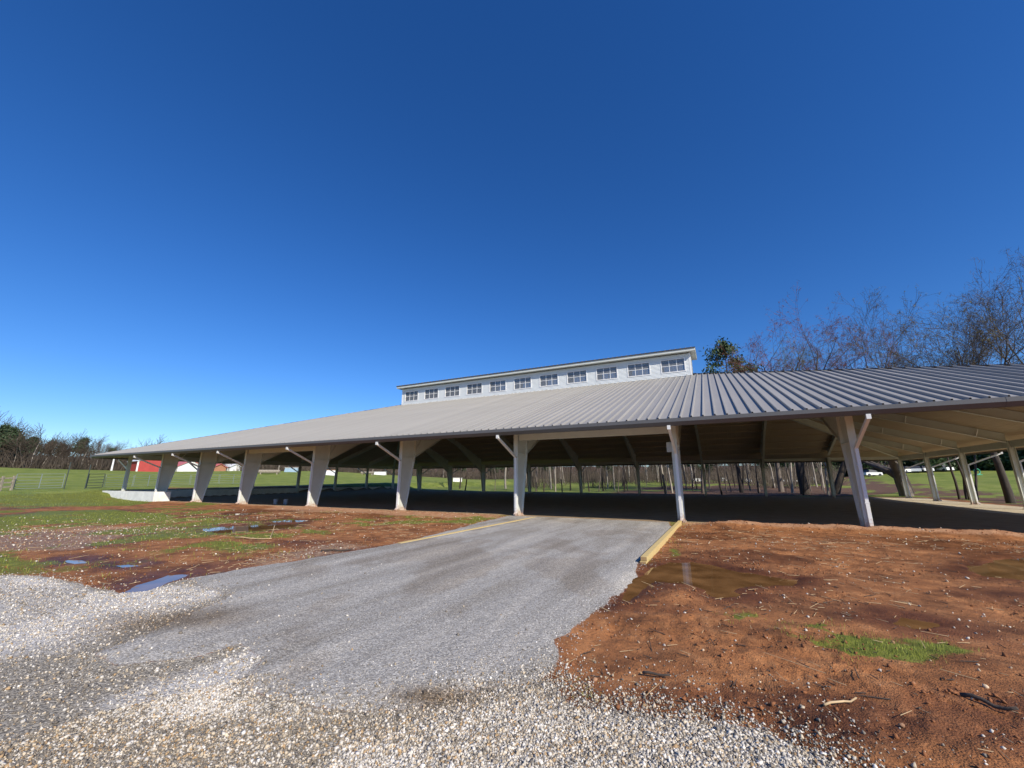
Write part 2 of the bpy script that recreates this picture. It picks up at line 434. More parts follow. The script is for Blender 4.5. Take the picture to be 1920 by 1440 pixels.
def water_mat():
    m = bpy.data.materials.new('puddle_water'); m.use_nodes = True
    nt = m.node_tree; n = nt.nodes; L = nt.links; b = n['Principled BSDF']
    b.inputs['Base Color'].default_value = (.18, .088, .030, 1)
    b.inputs['Roughness'].default_value = .02; b.inputs['IOR'].default_value = 1.33
    b.inputs['Specular IOR Level'].default_value = .5
    tc = n.new('ShaderNodeTexCoord'); nz = n.new('ShaderNodeTexNoise'); nz.inputs['Scale'].default_value = 6
    L.new(tc.outputs['Object'], nz.inputs[0])
    n2 = n.new('ShaderNodeTexNoise'); n2.inputs['Scale'].default_value = 1.8; n2.inputs['Detail'].default_value = 5; L.new(tc.outputs['Object'], n2.inputs[0])
    rp = n.new('ShaderNodeValToRGB'); rp.color_ramp.elements[0].position = .35; rp.color_ramp.elements[0].color = (.11, .052, .018, 1); rp.color_ramp.elements[1].position = .7; rp.color_ramp.elements[1].color = (.27, .135, .05, 1)
    L.new(n2.outputs[0], rp.inputs[0]); L.new(rp.outputs[0], b.inputs['Base Color'])
    bp = n.new('ShaderNodeBump'); bp.inputs['Strength'].default_value = .02; bp.inputs['Distance'].default_value = .01
    L.new(nz.outputs[0], bp.inputs['Height']); L.new(bp.outputs[0], b.inputs['Normal'])
    return m
M_WATER = water_mat()

def ground_mat():
    m = bpy.data.materials.new('ground_soil'); m.use_nodes = True
    nt = m.node_tree; n = nt.nodes; L = nt.links; bs = n['Principled BSDF']
    tc = n.new('ShaderNodeTexCoord')
    def noise(scale, detail=6, rough=.55):
        z = n.new('ShaderNodeTexNoise'); z.inputs['Scale'].default_value = scale; z.inputs['Detail'].default_value = detail
        z.inputs['Roughness'].default_value = rough; L.new(tc.outputs['Object'], z.inputs[0]); return z.outputs[0]
    def ramp(sock, stops):
        r = n.new('ShaderNodeValToRGB'); e = r.color_ramp.elements
        while len(e) < len(stops): e.new(.5)
        for k, (p, c) in enumerate(stops): e[k].position = p; e[k].color = (*c, 1)
        L.new(sock, r.inputs[0]); return r.outputs[0]
    def mix(f, a_, b_, mode='MIX'):
        x = n.new('ShaderNodeMix'); x.data_type = 'RGBA'; x.blend_type = mode
        if isinstance(f, (int, float)): x.inputs[0].default_value = f
        else: L.new(f, x.inputs[0])
        for s, v in ((6, a_), (7, b_)):
            if isinstance(v, tuple): x.inputs[s].default_value = (*v, 1)
            else: L.new(v, x.inputs[s])
        return x.outputs[2]
    def math_(op, a_, b_=None):
        x = n.new('ShaderNodeMath'); x.operation = op
        for s, v in ((0, a_), (1, b_)):
            if v is None: continue
            if isinstance(v, (int, float)): x.inputs[s].default_value = v
            else: L.new(v, x.inputs[s])
        return x.outputs[0]
    def attr(name):
        at = n.new('ShaderNodeVertexColor'); at.layer_name = name
        sp = n.new('ShaderNodeSeparateColor'); L.new(at.outputs[0], sp.inputs[0]); return sp.outputs
    m1 = attr('m1'); m2 = attr('m2'); m3 = attr('m3')
    fine = noise(26, 5, .7); med = noise(3.2, 6); big = noise(.35, 5)
    def edge(mask, amt=.35):   # break the mask's border up with fine noise
        s = math_('SUBTRACT', fine, .5); s = math_('MULTIPLY', s, amt * 2); s = math_('ADD', mask, s)
        q = n.new('ShaderNodeMapRange'); q.interpolation_type = 'SMOOTHSTEP'
        q.inputs[1].default_value = .38; q.inputs[2].default_value = .62; L.new(s, q.inputs[0]); return q.outputs[0]
    # soil
    soil = ramp(med, [(.25, (.175, .064, .020)), (.5, (.305, .120, .038)), (.75, (.46, .215, .085))])
    soil = mix(math_('MULTIPLY', big, .55), soil, (.32, .145, .064))
    blot = ramp(noise(1.1, 7, .65), [(.36, (.42, .38, .36)), (.5, (1, 1, 1)), (.64, (1.32, 1.33, 1.32))])
    soil = mix(.85, soil, blot, 'MULTIPLY')
    speck = ramp(fine, [(.30, (.45, .45, .45)), (.5, (1, 1, 1)), (.72, (1.35, 1.3, 1.25))])
    soil = mix(.8, soil, speck, 'MULTIPLY')
    sandy = ramp(med, [(.3, (.36, .17, .085)), (.7, (.50, .29, .165))])
    soil = mix(edge(m2[2]), soil, sandy)
    wetc = mix(1.0, soil, (.46, .40, .37), 'MULTIPLY')
    soil = mix(m1[3] if len(m1) > 3 else m2[0], soil, wetc)
    # pebbly strips
    vor = n.new('ShaderNodeTexVoronoi'); vor.inputs['Scale'].default_value = 22; L.new(tc.outputs['Object'], vor.inputs[0])
    pebc = mix(ramp(vor.outputs['Color'], [(.3, (0, 0, 0)), (.6, (1, 1, 1))]), (.27, .14, .07), (.56, .45, .31))
    soil = mix(math_('MULTIPLY', edge(m3[0], .9), .38), soil, pebc)
    # grass on soil
    gcol = ramp(noise(5, 6, .7), [(.3, (.075, .088, .012)), (.55, (.17, .19, .024)), (.75, (.27, .26, .065))])
    soil = mix(edge(m1[2], .5), soil, gcol)
    # crushed grey stone of the drive
    v2 = n.new('ShaderNodeTexVoronoi'); v2.inputs['Scale'].default_value = 75; L.new(tc.outputs['Object'], v2.inputs[0])
    v2s = n.new('ShaderNodeSeparateColor'); L.new(v2.outputs['Color'], v2s.inputs[0])
    dr = ramp(v2s.outputs[0], [(0, (.22, .203, .178)), (.6, (.385, .36, .32)), (1, (.60, .57, .51))])
    streak = n.new('ShaderNodeTexNoise'); streak.inputs['Scale'].default_value = 1.0; streak.inputs['Detail'].default_value = 5
    mp0 = n.new('ShaderNodeMapping'); mp0.inputs['Rotation'].default_value = (0, 0, TH)
    mp = n.new('ShaderNodeMapping'); mp.inputs['Scale'].default_value = (1.7, .2, 1)
    L.new(tc.outputs['Object'], mp0.inputs[0]); L.new(mp0.outputs[0], mp.inputs[0]); L.new(mp.outputs[0], streak.inputs[0])
    drt = ramp(streak.outputs[0], [(.34, (.78, .75, .70)), (.5, (1, 1, 1)), (.64, (1.26, 1.24, 1.2))])
    dr = mix(.9, dr, drt, 'MULTIPLY')
    # gravel bed
    gv = ramp(v2s.outputs[1], [(0, (.12, .105, .085)), (.6, (.30, .265, .21)), (1, (.52, .47, .38))])
    gw = ramp(v2s.outputs[1], [(0, (.26, .24, .21)), (.5, (.55, .52, .48)), (1, (.72, .70, .66))])
    gv = mix(m3[1], gv, gw)
    col = mix(edge(m1[1], .3), soil, gv)
    col = mix(edge(m1[0], .3), col, dr)
    col = mix(attr('m4')[2], col, mix(1.0, col, (.50, .40, .29), 'MULTIPLY'))
    # arena floor
    fl = ramp(noise(1.2, 6, .6), [(.3, (.29, .215, .125)), (.7, (.39, .30, .185))])
    sand = ramp(noise(2.5, 6, .65), [(.3, (.46, .38, .25)), (.7, (.66, .57, .41))])  # pale dry footing with the sunlit strip's brightness painted into its colour
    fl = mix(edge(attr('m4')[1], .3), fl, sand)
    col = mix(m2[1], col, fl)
    # pasture and leaf litter
    past = ramp(noise(.5, 8, .7), [(.3, (.11, .15, .024)), (.5, (.18, .225, .036)), (.72, (.28, .295, .08))])
    past = mix(.5, past, ramp(noise(.06, 4), [(.35, (.75, .8, .7)), (.65, (1.25, 1.15, 1.1))]), 'MULTIPLY')
    col = mix(edge(m3[2], .4), col, past)
    lit = ramp(noise(4, 6, .7), [(.3, (.075, .042, .026)), (.7, (.20, .115, .07))])
    litm = attr('m4')[0]
    col = mix(edge(litm, .5), col, lit)
    L.new(col, bs.inputs['Base Color'])
    ro = n.new('ShaderNodeMapRange'); ro.inputs[3].default_value = .92; ro.inputs[4].default_value = .5
    L.new(m2[0], ro.inputs[0]); L.new(ro.outputs[0], bs.inputs['Roughness'])
    bs.inputs['Specular IOR Level'].default_value = .3
    h = math_('ADD', math_('MULTIPLY', noise(7, 6, .7), 1.6), math_('MULTIPLY', fine, .6))
    h = math_('ADD', h, math_('MULTIPLY', noise(90, 3, .6), .35))
    h = math_('ADD', h, math_('MULTIPLY', v2.outputs['Distance'], -.5))
    bp = n.new('ShaderNodeBump'); bp.inputs['Strength'].default_value = .6; bp.inputs['Distance'].default_value = .03
    L.new(h, bp.inputs['Height']); L.new(bp.outputs[0], bs.inputs['Normal'])
    return m
M_GROUND = ground_mat()

# ------------------------------------------------------------------ ground: one sheet, fine near the camera
def build_ground():
    rr = [0.35]
    while rr[-1] < 62: rr.append(rr[-1] + max(.022, rr[-1] * .0088))
    while rr[-1] < 3000: rr.append(rr[-1] * 1.035)
    rr = np.array(rr)
    front = np.linspace(-1.12, 1.12, 620)
    backa = np.linspace(1.12, 2 * math.pi - 1.12, 70)[1:-1]
    ang = np.concatenate([front, backa])
    R, T = np.meshgrid(rr, ang, indexing='ij')
    X = R * np.sin(T); Y = R * np.cos(T)
    mk = masks(X, Y)
    Z = gz(X, Y, mk['pud'])
    nr, na = R.shape
    V = np.stack([X, Y, Z], -1).reshape(-1, 3)
    idx = np.arange(nr * na).reshape(nr, na)
    nx = np.roll(idx, -1, 1)
    F = np.stack([idx[:-1], nx[:-1], nx[1:], idx[1:]], -1).reshape(-1, 4)[:, ::-1]
    f = lambda *k: np.stack([mk[q].ravel() for q in k], -1)
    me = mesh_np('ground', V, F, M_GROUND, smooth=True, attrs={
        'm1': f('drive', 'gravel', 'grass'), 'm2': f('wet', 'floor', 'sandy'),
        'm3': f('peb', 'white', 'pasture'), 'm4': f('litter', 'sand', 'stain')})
    # centre cap
    o = obj('ground', me); o['kind'] = 'structure'
build_ground()

WATER_Z = -.030
def hull(P):
    P = sorted(map(tuple, P))
    def half(pts):
        h = []
        for p in pts:
            while len(h) > 1 and (h[-1][0] - h[-2][0]) * (p[1] - h[-2][1]) - (h[-1][1] - h[-2][1]) * (p[0] - h[-2][0]) <= 0: h.pop()
            h.append(p)
        return h[:-1]
    return half(P) + half(P[::-1])
for i, g in enumerate(PUDDLES):
    P = np.array(g); c = P.mean(0)
    Q = hull(c + (P - c) * 1.25)
    mb = MB()
    mb.add([(q[0], q[1], WATER_Z) for q in Q], [tuple(range(len(Q)))])
    o = mb.build('puddle', M_WATER); o['kind'] = 'structure'

# ------------------------------------------------------------------ the pavilion
pav = thing('pavilion', 'long open-sided pavilion with grey hipped metal roof, cream steel columns and windowed cupola', 'pavilion', (X0, Y0, 0), -TH)

ZR = lambda run: ZE + M * run                      # roof surface above a point `run` inside the eave
RUNMAX = HALF + OV
CUP_A0, CUP_A1, CUP_B = A(-3) - .28, 7.98, 17.0
PITCHW = .4064

def slope_frame(side):
    """corner, eave direction, inward direction, eave length, in building coordinates"""
    a0, a1, b0, b1 = AL - OV, AR + OV, -OV, W + OV
    return {'front': ((a0, b0), (1, 0), (0, 1), a1 - a0), 'back': ((a1, b1), (-1, 0), (0, -1), a1 - a0),
            'right': ((a1, b0), (0, 1), (-1, 0), b1 - b0), 'left': ((a0, b1), (0, -1), (1, 0), b1 - b0)}[side]

def run_at(side, t, Lt):
    r = min(t, Lt - t, RUNMAX)
    if side in ('front', 'back'):
        c, e, _, _ = slope_frame(side)
        a = c[0] + e[0] * t
        if CUP_A0 - .02 < a < CUP_A1 + .02: r = min(r, CUP_B + OV)
    return max(r, 0.0)

def strip(t0, t1, r0, r1, ribs, rh, z_off):
    """one metal panel in its own frame: x along the eave from 0, y up the run, z height; rib on its left edge"""
    w = t1 - t0; up = 1 if rh > 0 else -1
    rb, rt = .055, .022
    mb = MB()
    def P(x, y, dz): return (x, y, M * y + z_off + dz)
    ra = lambda x: r0 + (r1 - r0) * x / w
    prof = [(0, 0), (.012, rh), (.012 + rt * 2, rh), (rb + .02, 0)] if ribs else [(0, 0)]
    if ribs == 2:      # liner: extra shallow mid rib
        prof += [(w * .55, 0), (w * .57, rh * .5), (w * .63, rh * .5), (w * .65, 0)]
    prof += [(w, 0)]
    v = []
    for x, dz in prof: v.append(P(x, 0, dz)); v.append(P(x, max(ra(x), .002), dz))
    f = [(2 * k, 2 * k + 2, 2 * k + 3, 2 * k + 1) for k in range(len(prof) - 1)]
    mb.add(v, f); return mb

def build_slope(side):
    c, e, nrm, Lt = slope_frame(side)
    n = int(round(Lt / PITCHW)); dt = Lt / n
    # matrix taking panel frame to building frame
    # ceiling liner: one sheet per slope
    liner = MB(); top = MB(); panels = []
    bayt = 0
    for i in range(n):
        t0, t1 = i * dt, (i + 1) * dt
        r0, r1 = run_at(side, t0 + 1e-4, Lt), run_at(side, t1 - 1e-4, Lt)
        if max(r0, r1) < .03: continue
        s = strip(t0, t1, r0, r1, 2, -.022, -.16)
        ox, oy = c[0] + e[0] * t0, c[1] + e[1] * t0
        liner.add([(ox + e[0] * x + nrm[0] * y, oy + e[1] * x + nrm[1] * y, ZE + z) for x, y, z in s.v], s.f)
        p = strip(t0, t1, r0, r1, 1, .085, 0)
        if side == 'front': panels.append((round(r0, 3), round(r1, 3), ox, oy, p))
        else: top.add([(ox + e[0] * x + nrm[0] * y, oy + e[1] * x + nrm[1] * y, ZE + z) for x, y, z in p.v], p.f)
    sl = liner.build('roof_slope', M_LINER, pav)
    if side == 'front':
        cache = {}
        for r0, r1, ox, oy, p in panels:
            key = (r0, r1)
            if key not in cache: cache[key] = p.mesh('roof_panel', M_ROOF)
            rp = obj('roof_panel', cache[key], sl, (ox, oy, ZE + random.uniform(-.002, .002))); rp.rotation_euler = (random.gauss(0, .0006), random.gauss(0, .004), 0)
    else:
        top.build('roof_sheet', M_ROOF, sl)
for sd in ('front', 'back', 'left', 'right'): build_slope(sd)

# hip caps: folded dark flashing along the four hips
for (ca, cb, da, db) in ((AL - OV, -OV, 1, 1), (AR + OV, -OV, -1, 1), (AL - OV, W + OV, 1, -1), (AR + OV, W + OV, -1, -1)):
    R = RUNMAX
    mb = MB()
    for w_, dz in ((.16, .075),):
        p = [(ca, cb, ZE + .085), (ca + da * R, cb + db * R, ZR(R) + .085)]
        # two flaps: one on each slope
        for (ua, ub) in ((1, 0), (0, 1)):
            q0 = (ca + da * (w_ if ua else 0) * 1.0, cb + db * (w_ if ub else 0), ZE + .06)
            q1 = (ca + da * (R + (w_ if ua else 0)), cb + db * (R + (w_ if ub else 0)), ZR(R) + .06)
            mb.add([p[0], p[1], q1, q0], [(0, 1, 2, 3), (3, 2, 1, 0)])
    mb.build('hip_cap', M_DARKTRIM, pav)
# ridge
MB().hexa([(CUP_A0 - 1, HALF - .2, ZR(RUNMAX) - .02), (CUP_A1 + .3, HALF - .2, ZR(RUNMAX) - .02), (CUP_A1 + .3, HALF + .2, ZR(RUNMAX) - .02), (CUP_A0 - 1, HALF + .2, ZR(RUNMAX) - .02),
           (CUP_A0 - 1, HALF - .05, ZR(RUNMAX) + .07), (CUP_A1 + .3, HALF - .05, ZR(RUNMAX) + .07), (CUP_A1 + .3, HALF + .05, ZR(RUNMAX) + .07), (CUP_A0 - 1, HALF + .05, ZR(RUNMAX) + .07)]).build('ridge_cap', M_DARKTRIM, pav)

# gutters: box profile, upright face above, lower face folded back
def gutter(side):
    c, e, nrm, Lt = slope_frame(side)
    prof = [(.03, .00), (-.10, .02), (-.115, .015), (-.115, -.12), (.0, -.25), (.03, -.26), (.10, -.26), (.10, -.02)]
    mb = MB(); n = len(prof)
    v = []
    for t, s_ in ((-.1, -1), (Lt + .1, 1)):
        for y, z in prof:
            tt = t + (-y if s_ < 0 else y) * 0
            v.append((c[0] + e[0] * tt + nrm[0] * y, c[1] + e[1] * tt + nrm[1] * y, ZE + z))
    mb.add(v, [(k, (k + 1) % n, n + (k + 1) % n, n + k) for k in range(n)] + [tuple(range(n))[::-1], tuple(range(n, 2 * n))])
    g = mb.build('gutter', M_GUTTER, pav)
    # joint sleeves every 12 m
    k = 12.0
    while k < Lt - 3:
        j = MB()
        v = []
        for t in (k, k + .06):
            for y, z in prof: v.append((c[0] + e[0] * t + nrm[0] * (y * 1.04 - .002), c[1] + e[1] * t + nrm[1] * (y * 1.04 - .002), ZE + z * 1.02))
        j.add(v, [(a_, (a_ + 1) % n, n + (a_ + 1) % n, n + a_) for a_ in range(n)] + [tuple(range(n))[::-1], tuple(range(n, 2 * n))])
        j.build('joint_sleeve', M_GUTTER, g); k += 12.0
for sd in ('front', 'back', 'left', 'right'): gutter(sd)

# columns: I-section, tapered on the inner side; local x across the wall line, y inward
def column_mesh(tapered, zb=-.25, ztop=4.15):
    mb = MB(); fw = .115; ft = .022
    d0, d1 = (.50, 1.15) if tapered else (.24, .24)
    zk = 3.05 if tapered else ztop
    dz = lambda z: d0 + (d1 - d0) * min(max(z / zk, 0), 1)
    # outer flange, straight
    mb.box(-fw, fw, -ft, 0, zb, ztop)
    # web
    mb.hexa([(-.012, 0, zb), (.012, 0, zb), (.012, dz(0), zb), (-.012, dz(0), zb), (-.012, 0, zk), (.012, 0, zk), (.012, d1, zk), (-.012, d1, zk)])
    # inner flange
    mb.hexa([(-fw, dz(0), zb), (fw, dz(0), zb), (fw, dz(0) + ft, zb), (-fw, dz(0) + ft, zb), (-fw, d1, zk), (fw, d1, zk), (fw, d1 + ft, zk), (-fw, d1 + ft, zk)])
    if tapered:
        mb.box(-.014, .014, .001, d1, zk + .02, ztop)               # knee panel
        mb.box(-fw, fw, .001, d1 + ft + .002, zk, zk + .022)        # knee stiffener
        mb.box(-fw, fw, d1 + .001, d1 + ft, zk + .022, ztop)
    mb.box(-fw - .05, fw + .05, -.06, dz(0) + .08, -.02, .015)      # base plate
    for bx_ in (-fw - .025, fw + .025):
        for by_ in (-.03, dz(0) + .05): mb.tube([(bx_, by_, .015), (bx_, by_, .05)], .016, 6)
    return mb.mesh('column', M_STEEL)
COL_T = column_mesh(True); COL_S = column_mesh(False)

def downspout_mesh(off, ztop=ZE - .26, tapered=True):
    """white square pipe: head under the gutter, sloping run back to the column, drop to the ground"""
    mb = MB(); w = .10
    x = off
    y0 = -OV + .02; yk = -.075
    mb.box(x - .062, x + .062, y0 - .06, y0 + .06, ztop - .14, ztop + .02)
    mb.bar((x, y0 + .02, ztop - .10), (x, yk, ztop - .92), w, w)
    mb.box(x - w / 2, x + w / 2, yk - w / 2, yk + w / 2, .12, ztop - .88)
    mb.bar((x, yk, .16), (x, yk - .16, .05), w * .98, w * .98)
    for z in (.9, 2.2): mb.box(x - w / 2 - .02, x + w / 2 + .02, yk - w / 2 - .006, yk + w / 2 + .02, z, z + .03)
    return mb.mesh('downspout', M_STEELW)
DS = downspout_mesh(.03)

def place(me, name, a, b, rot, parent=pav):
    o = obj(name, me, parent, (a, b, 0)); o.rotation_euler = (0, 0, rot); return o

def i_beam(mb, p, q, d0, d1, fw=.20, ft=.02):
    """I-beam whose TOP line runs p -> q; depth d0 at p, d1 at q"""
    p = Vector(p); q = Vector(q); h = Vector((q.x - p.x, q.y - p.y, 0)).normalized()
    s = Vector((-h.y, h.x, 0))
    dn = Vector((0, 0, -1))
    def quadbar(a0, a1, b0, b1, w):
        mb.hexa([a1 - s * w, a1 + s * w, b1 + s * w, b1 - s * w, a0 - s * w, a0 + s * w, b0 + s * w, b0 - s * w])
    quadbar(p, p + dn * ft, q, q + dn * ft, fw / 2)
    quadbar(p + dn * (d0 - ft), p + dn * d0, q + dn * (d1 - ft), q + dn * d1, fw / 2)
    quadbar(p + dn * ft, p + dn * (d0 - ft), q + dn * ft, q + dn * (d1 - ft), .009)
    return mb

UND = -.19        # rafter tops sit this far below the roof surface
def rafter_between(a0, b0, a1, b1, run0, run1, knee=True):
    mb = MB()
    p = Vector((a0, b0, ZR(run0) + UND)); q = Vector((a1, b1, ZR(run1) + UND))
    n = q - p; L_ = math.hypot(n.x, n.y)
    if knee and L_ > 5:
        t = min(6.5 / L_, .7)
        m_ = p + n * t
        d0 = max((p.z - 3.07), .5); d1 = .62
        i_beam(mb, p, m_, d0, d1); i_beam(mb, m_, q, d1, .75)
    else:
        i_beam(mb, p, q, .55, .5)
    return mb.build('rafter', M_STEEL, pav)

def run_of(a, b): return min(a - (AL - OV), (AR + OV) - a, b + OV, W + OV - b)
def front_and_back_frame(k):
    a = A(k)
    for sgn in (0, 1):
        b = 0 if sgn == 0 else W
        c = place(COL_T, 'column', a, b, 0 if sgn == 0 else math.pi)
        d = obj('downspout', DS, c)
        inner = min(a - AL, AR - a, HALF - .1)     # to hip or ridge
        din = 1.15
        bs_, be = (din, inner) if sgn == 0 else (W - din, W - inner)
        if inner > 2.5: rafter_between(a, bs_, a, be, OV + din, OV + inner, True)
cols = {}
for k in range(-5, 4): front_and_back_frame(k)
# end walls: straight columns every 6 m, corner columns
for side, a in ((0, AL), (1, AR)):
    for j in range(0, 7):
        b = j * 6.0
        rot = -math.pi / 2 if side == 0 else math.pi / 2
        c = place(COL_S, 'column', a, b, rot)
        obj('downspout', DS, c)
        if 0 < j < 6:
            inner = min(b, W - b, HALF)
            aa = a + (.25 if side == 0 else -.25)
            ae = a + inner if side == 0 else a - inner
            rafter_between(aa, b, ae, b, OV + .25, OV + inner, False)
# hip rafters
for (ca, cb, da, db) in ((AL, 0, 1, 1), (AR, 0, -1, 1), (AL, W, 1, -1), (AR, W, -1, -1)):
    mb = MB()
    i_beam(mb, (ca + da * .2, cb + db * .2, ZR(OV + .2) + UND - .02), (ca + da * HALF, cb + db * HALF, ZR(OV + HALF) + UND - .02), .62, .6, .22)
    mb.build('hip_rafter', M_STEEL, pav)
# eave beams between columns: all round except the open front bays; headers over two front bays
def beam(a0, b0, a1, b1, z0, z1, w=.16, name='eave_beam'):
    mb = MB(); mb.bar((a0, b0, (z0 + z1) / 2), (a1, b1, (z0 + z1) / 2), w, z1 - z0); return mb.build(name, M_STEEL, pav)
for a in (AL, AR):
    sg = 1 if a < 0 else -1
    for j in range(6): beam(a + .11 * sg, j * 6 + .13, a + .11 * sg, j * 6 + 5.87, 3.72, 4.14, .14)
for k in range(-6, 4):
    beam(A(k) + .13, W - .12, A(k + 1) - .13, W - .12, 3.85, 4.14, .14)
for k in (0, -3):
    beam(A(k) + .13, .12, A(k + 1) - .13, .12, 3.70, 4.02, .14, 'header')
# purlins under the liner on the front, back and end slopes
def purlin(side, run):
    c, e, nrm, Lt = slope_frame(side)
    t0, t1 = run + .4, Lt - run - .4
    if t1 - t0 < 1: return
    p = lambda t: (c[0] + e[0] * t + nrm[0] * run, c[1] + e[1] * t + nrm[1] * run, ZR(run) - .235)
    MB().bar(p(t0), p(t1), .06, .10).build('purlin', M_LINER, pav)
for sd in ('front', 'back'):
    for q in range(1, 12): purlin(sd, 1.2 + q * 1.52)
# knee braces (thin diagonal rods from column heads)
for k in range(-5, 4):
    MB().bar((A(k) + .06, 1.12, 3.3), (A(k) + .06, 1.75, 4.25), .05, .05).build('brace', M_STEEL, pav)
# flange braces on the end rafters that show as small pale brackets
for j in (1, 2, 3, 4, 5):
    for q in range(2):
        run = 3.2 + 3.3 * q + .4 * (j % 2)
        if run > min(j * 6, W - j * 6) + 1: continue
        aa = AR + OV - run
        MB().bar((aa, j * 6 - .42, ZR(run) - .28), (aa, j * 6 - .05, ZR(run) - .70), .05, .05).build('brace', M_STEELW, pav)
# electrical boxes with conduit
for k, dz in ((1, 2.9), (-3, 3.05)):
    mb = MB(); mb.box(A(k) - .34, A(k) - .125, .18, .36, dz, dz + .42)
    bx_ = mb.build('electrical_box', M_BOX, pav)
    MB().tube([(A(k) - .145, .27, dz + .05), (A(k) - .145, .27, .1)], .018, 6).build('conduit', M_BOX, bx_)

# ------------------------------------------------------------------ cupola on the ridge
ZS0 = ZR(CUP_B + OV)
ZS1 = 12.20
NW = 11
PW = (CUP_A1 - CUP_A0) / NW
WW, WH = 1.84, 1.08
WZ0 = 10.72
win_c = [CUP_A0 + PW * (i + .5) for i in range(NW)]
def cupola_wall(b, out):
    """lap siding boards round the openings; out = -1 faces the front"""
    wall = MB()
    # studs-and-sheathing core with openings: pieces between windows
    th = .08
    y0, y1 = (b, b + th) if out < 0 else (b - th, b)
    wall.box(CUP_A0, CUP_A1, y0, y1, ZS0 - .5, WZ0)
    wall.box(CUP_A0, CUP_A1, y0, y1, WZ0 + WH, ZS1)
    xs = [CUP_A0] + sum([[c - WW / 2, c + WW / 2] for c in win_c], []) + [CUP_A1]
    for i in range(0, len(xs), 2): wall.box(xs[i], xs[i + 1], y0, y1, WZ0, WZ0 + WH)
    w = wall.build('cupola_wall', M_SIDING, pav)
    ex = .115; z = ZS0 + .03
    yb = b + out * .0015
    while z < ZS1 - .02:
        zt = min(z + ex * 1.15, ZS1)
        spans = [(CUP_A0 + .1, CUP_A1 - .1)]
        if zt > WZ0 - .06 and z < WZ0 + WH + .06:
            spans = [(xs[i] + (.1 if i == 0 else .07), xs[i + 1] - (.1 if i == len(xs) - 2 else .07)) for i in range(0, len(xs), 2)]
        for s0, s1 in spans:
            MB().hexa([(s0, yb, z), (s1, yb, z), (s1, yb + out * .05, z), (s0, yb + out * .05, z),
                       (s0, yb, zt), (s1, yb, zt), (s1, yb + out * .010, zt), (s0, yb + out * .010, zt)]).build('siding_board', M_SIDING, w)
        z += ex
    for ca in (CUP_A0, CUP_A1 - .1):
        MB().box(ca - .02, ca + .12, min(yb, yb + out * .05), max(yb, yb + out * .05), ZS0 - .1, ZS1).build('corner_board', M_WHITE, w)
    return w
cupola_wall(CUP_B, -1)
bw = None
def back_wall():
    wall = MB(); b = W - CUP_B; th = .08
    wall.box(CUP_A0, CUP_A1, b - th, b, ZS0 - .5, WZ0)
    wall.box(CUP_A0, CUP_A1, b - th, b, WZ0 + WH, ZS1)
    xs = [CUP_A0] + sum([[c - WW / 2, c + WW / 2] for c in win_c], []) + [CUP_A1]
    for i in range(0, len(xs), 2): wall.box(xs[i], xs[i + 1], b - th, b, WZ0, WZ0 + WH)
    return wall.build('cupola_wall', M_SIDING, pav)
back_wall()
for a_, o_ in ((CUP_A0, 1), (CUP_A1, -1)):
    e = MB().box(min(a_, a_ + o_ * .08), max(a_, a_ + o_ * .08), CUP_B + .081, W - CUP_B - .081, ZS0 - .5, ZS1 + .15).build('cupola_wall', M_SIDING, pav)
    z = ZS0 + .03
    while z < ZS1:
        x = a_ - o_ * .001
        MB().hexa([(x, CUP_B - .02, z), (x, W - CUP_B + .02, z), (x - o_ * .034, W - CUP_B + .02, z), (x - o_ * .034, CUP_B - .02, z),
                   (x, CUP_B - .02, z + .13), (x, W - CUP_B + .02, z + .13), (x - o_ * .01, W - CUP_B + .02, z + .13), (x - o_ * .01, CUP_B - .02, z + .13)]).build('siding_board', M_SIDING, e)
        z += .115
def window(c, b, out):
    x0, x1, z0, z1 = c - WW / 2, c + WW / 2, WZ0, WZ0 + WH
    y0, y1 = (b - .07, b + .06) if out < 0 else (b - .06, b + .07)
    fr = MB(); t = .07
    fr.box(x0 - t, x1 + t, y0, y1, z0 - t, z0 + .01); fr.box(x0 - t, x1 + t, y0, y1, z1 - .01, z1 + t)
    fr.box(x0 - t, x0 + .01, y0, y1, z0 + .01, z1 - .01); fr.box(x1 - .01, x1 + t, y0, y1, z0 + .01, z1 - .01)
    w = fr.build('window', M_WHITE, pav)
    yc = b + .01 if out < 0 else b - .01
    zm = (z0 + z1) / 2
    bars = MB()
    ix0, ix1, iz0, iz1 = x0 + .01, x1 - .01, z0 + .01, z1 - .01
    for i in (1, 2):
        x = ix0 + (ix1 - ix0) * i / 3
        MB().box(x - .022, x + .022, yc - .022, yc + .022, iz0, iz1).build('muntin', M_WHITE, w)
    for i in range(3):
        xa = ix0 + (ix1 - ix0) * i / 3 + (.022 if i else 0); xb = ix0 + (ix1 - ix0) * (i + 1) / 3 - (.022 if i < 2 else 0)
        MB().box(xa, xb, yc - .02, yc + .02, zm - .02, zm + .02).build('muntin', M_WHITE, w)
        for (za, zb_) in ((iz0, zm - .02), (zm + .02, iz1)):
            MB().box(xa + .001, xb - .001, yc - .003, yc + .003, za, zb_).build('pane', M_GLASS, w)
for c in win_c:
    window(c, CUP_B, -1); window(c, W - CUP_B, 1)
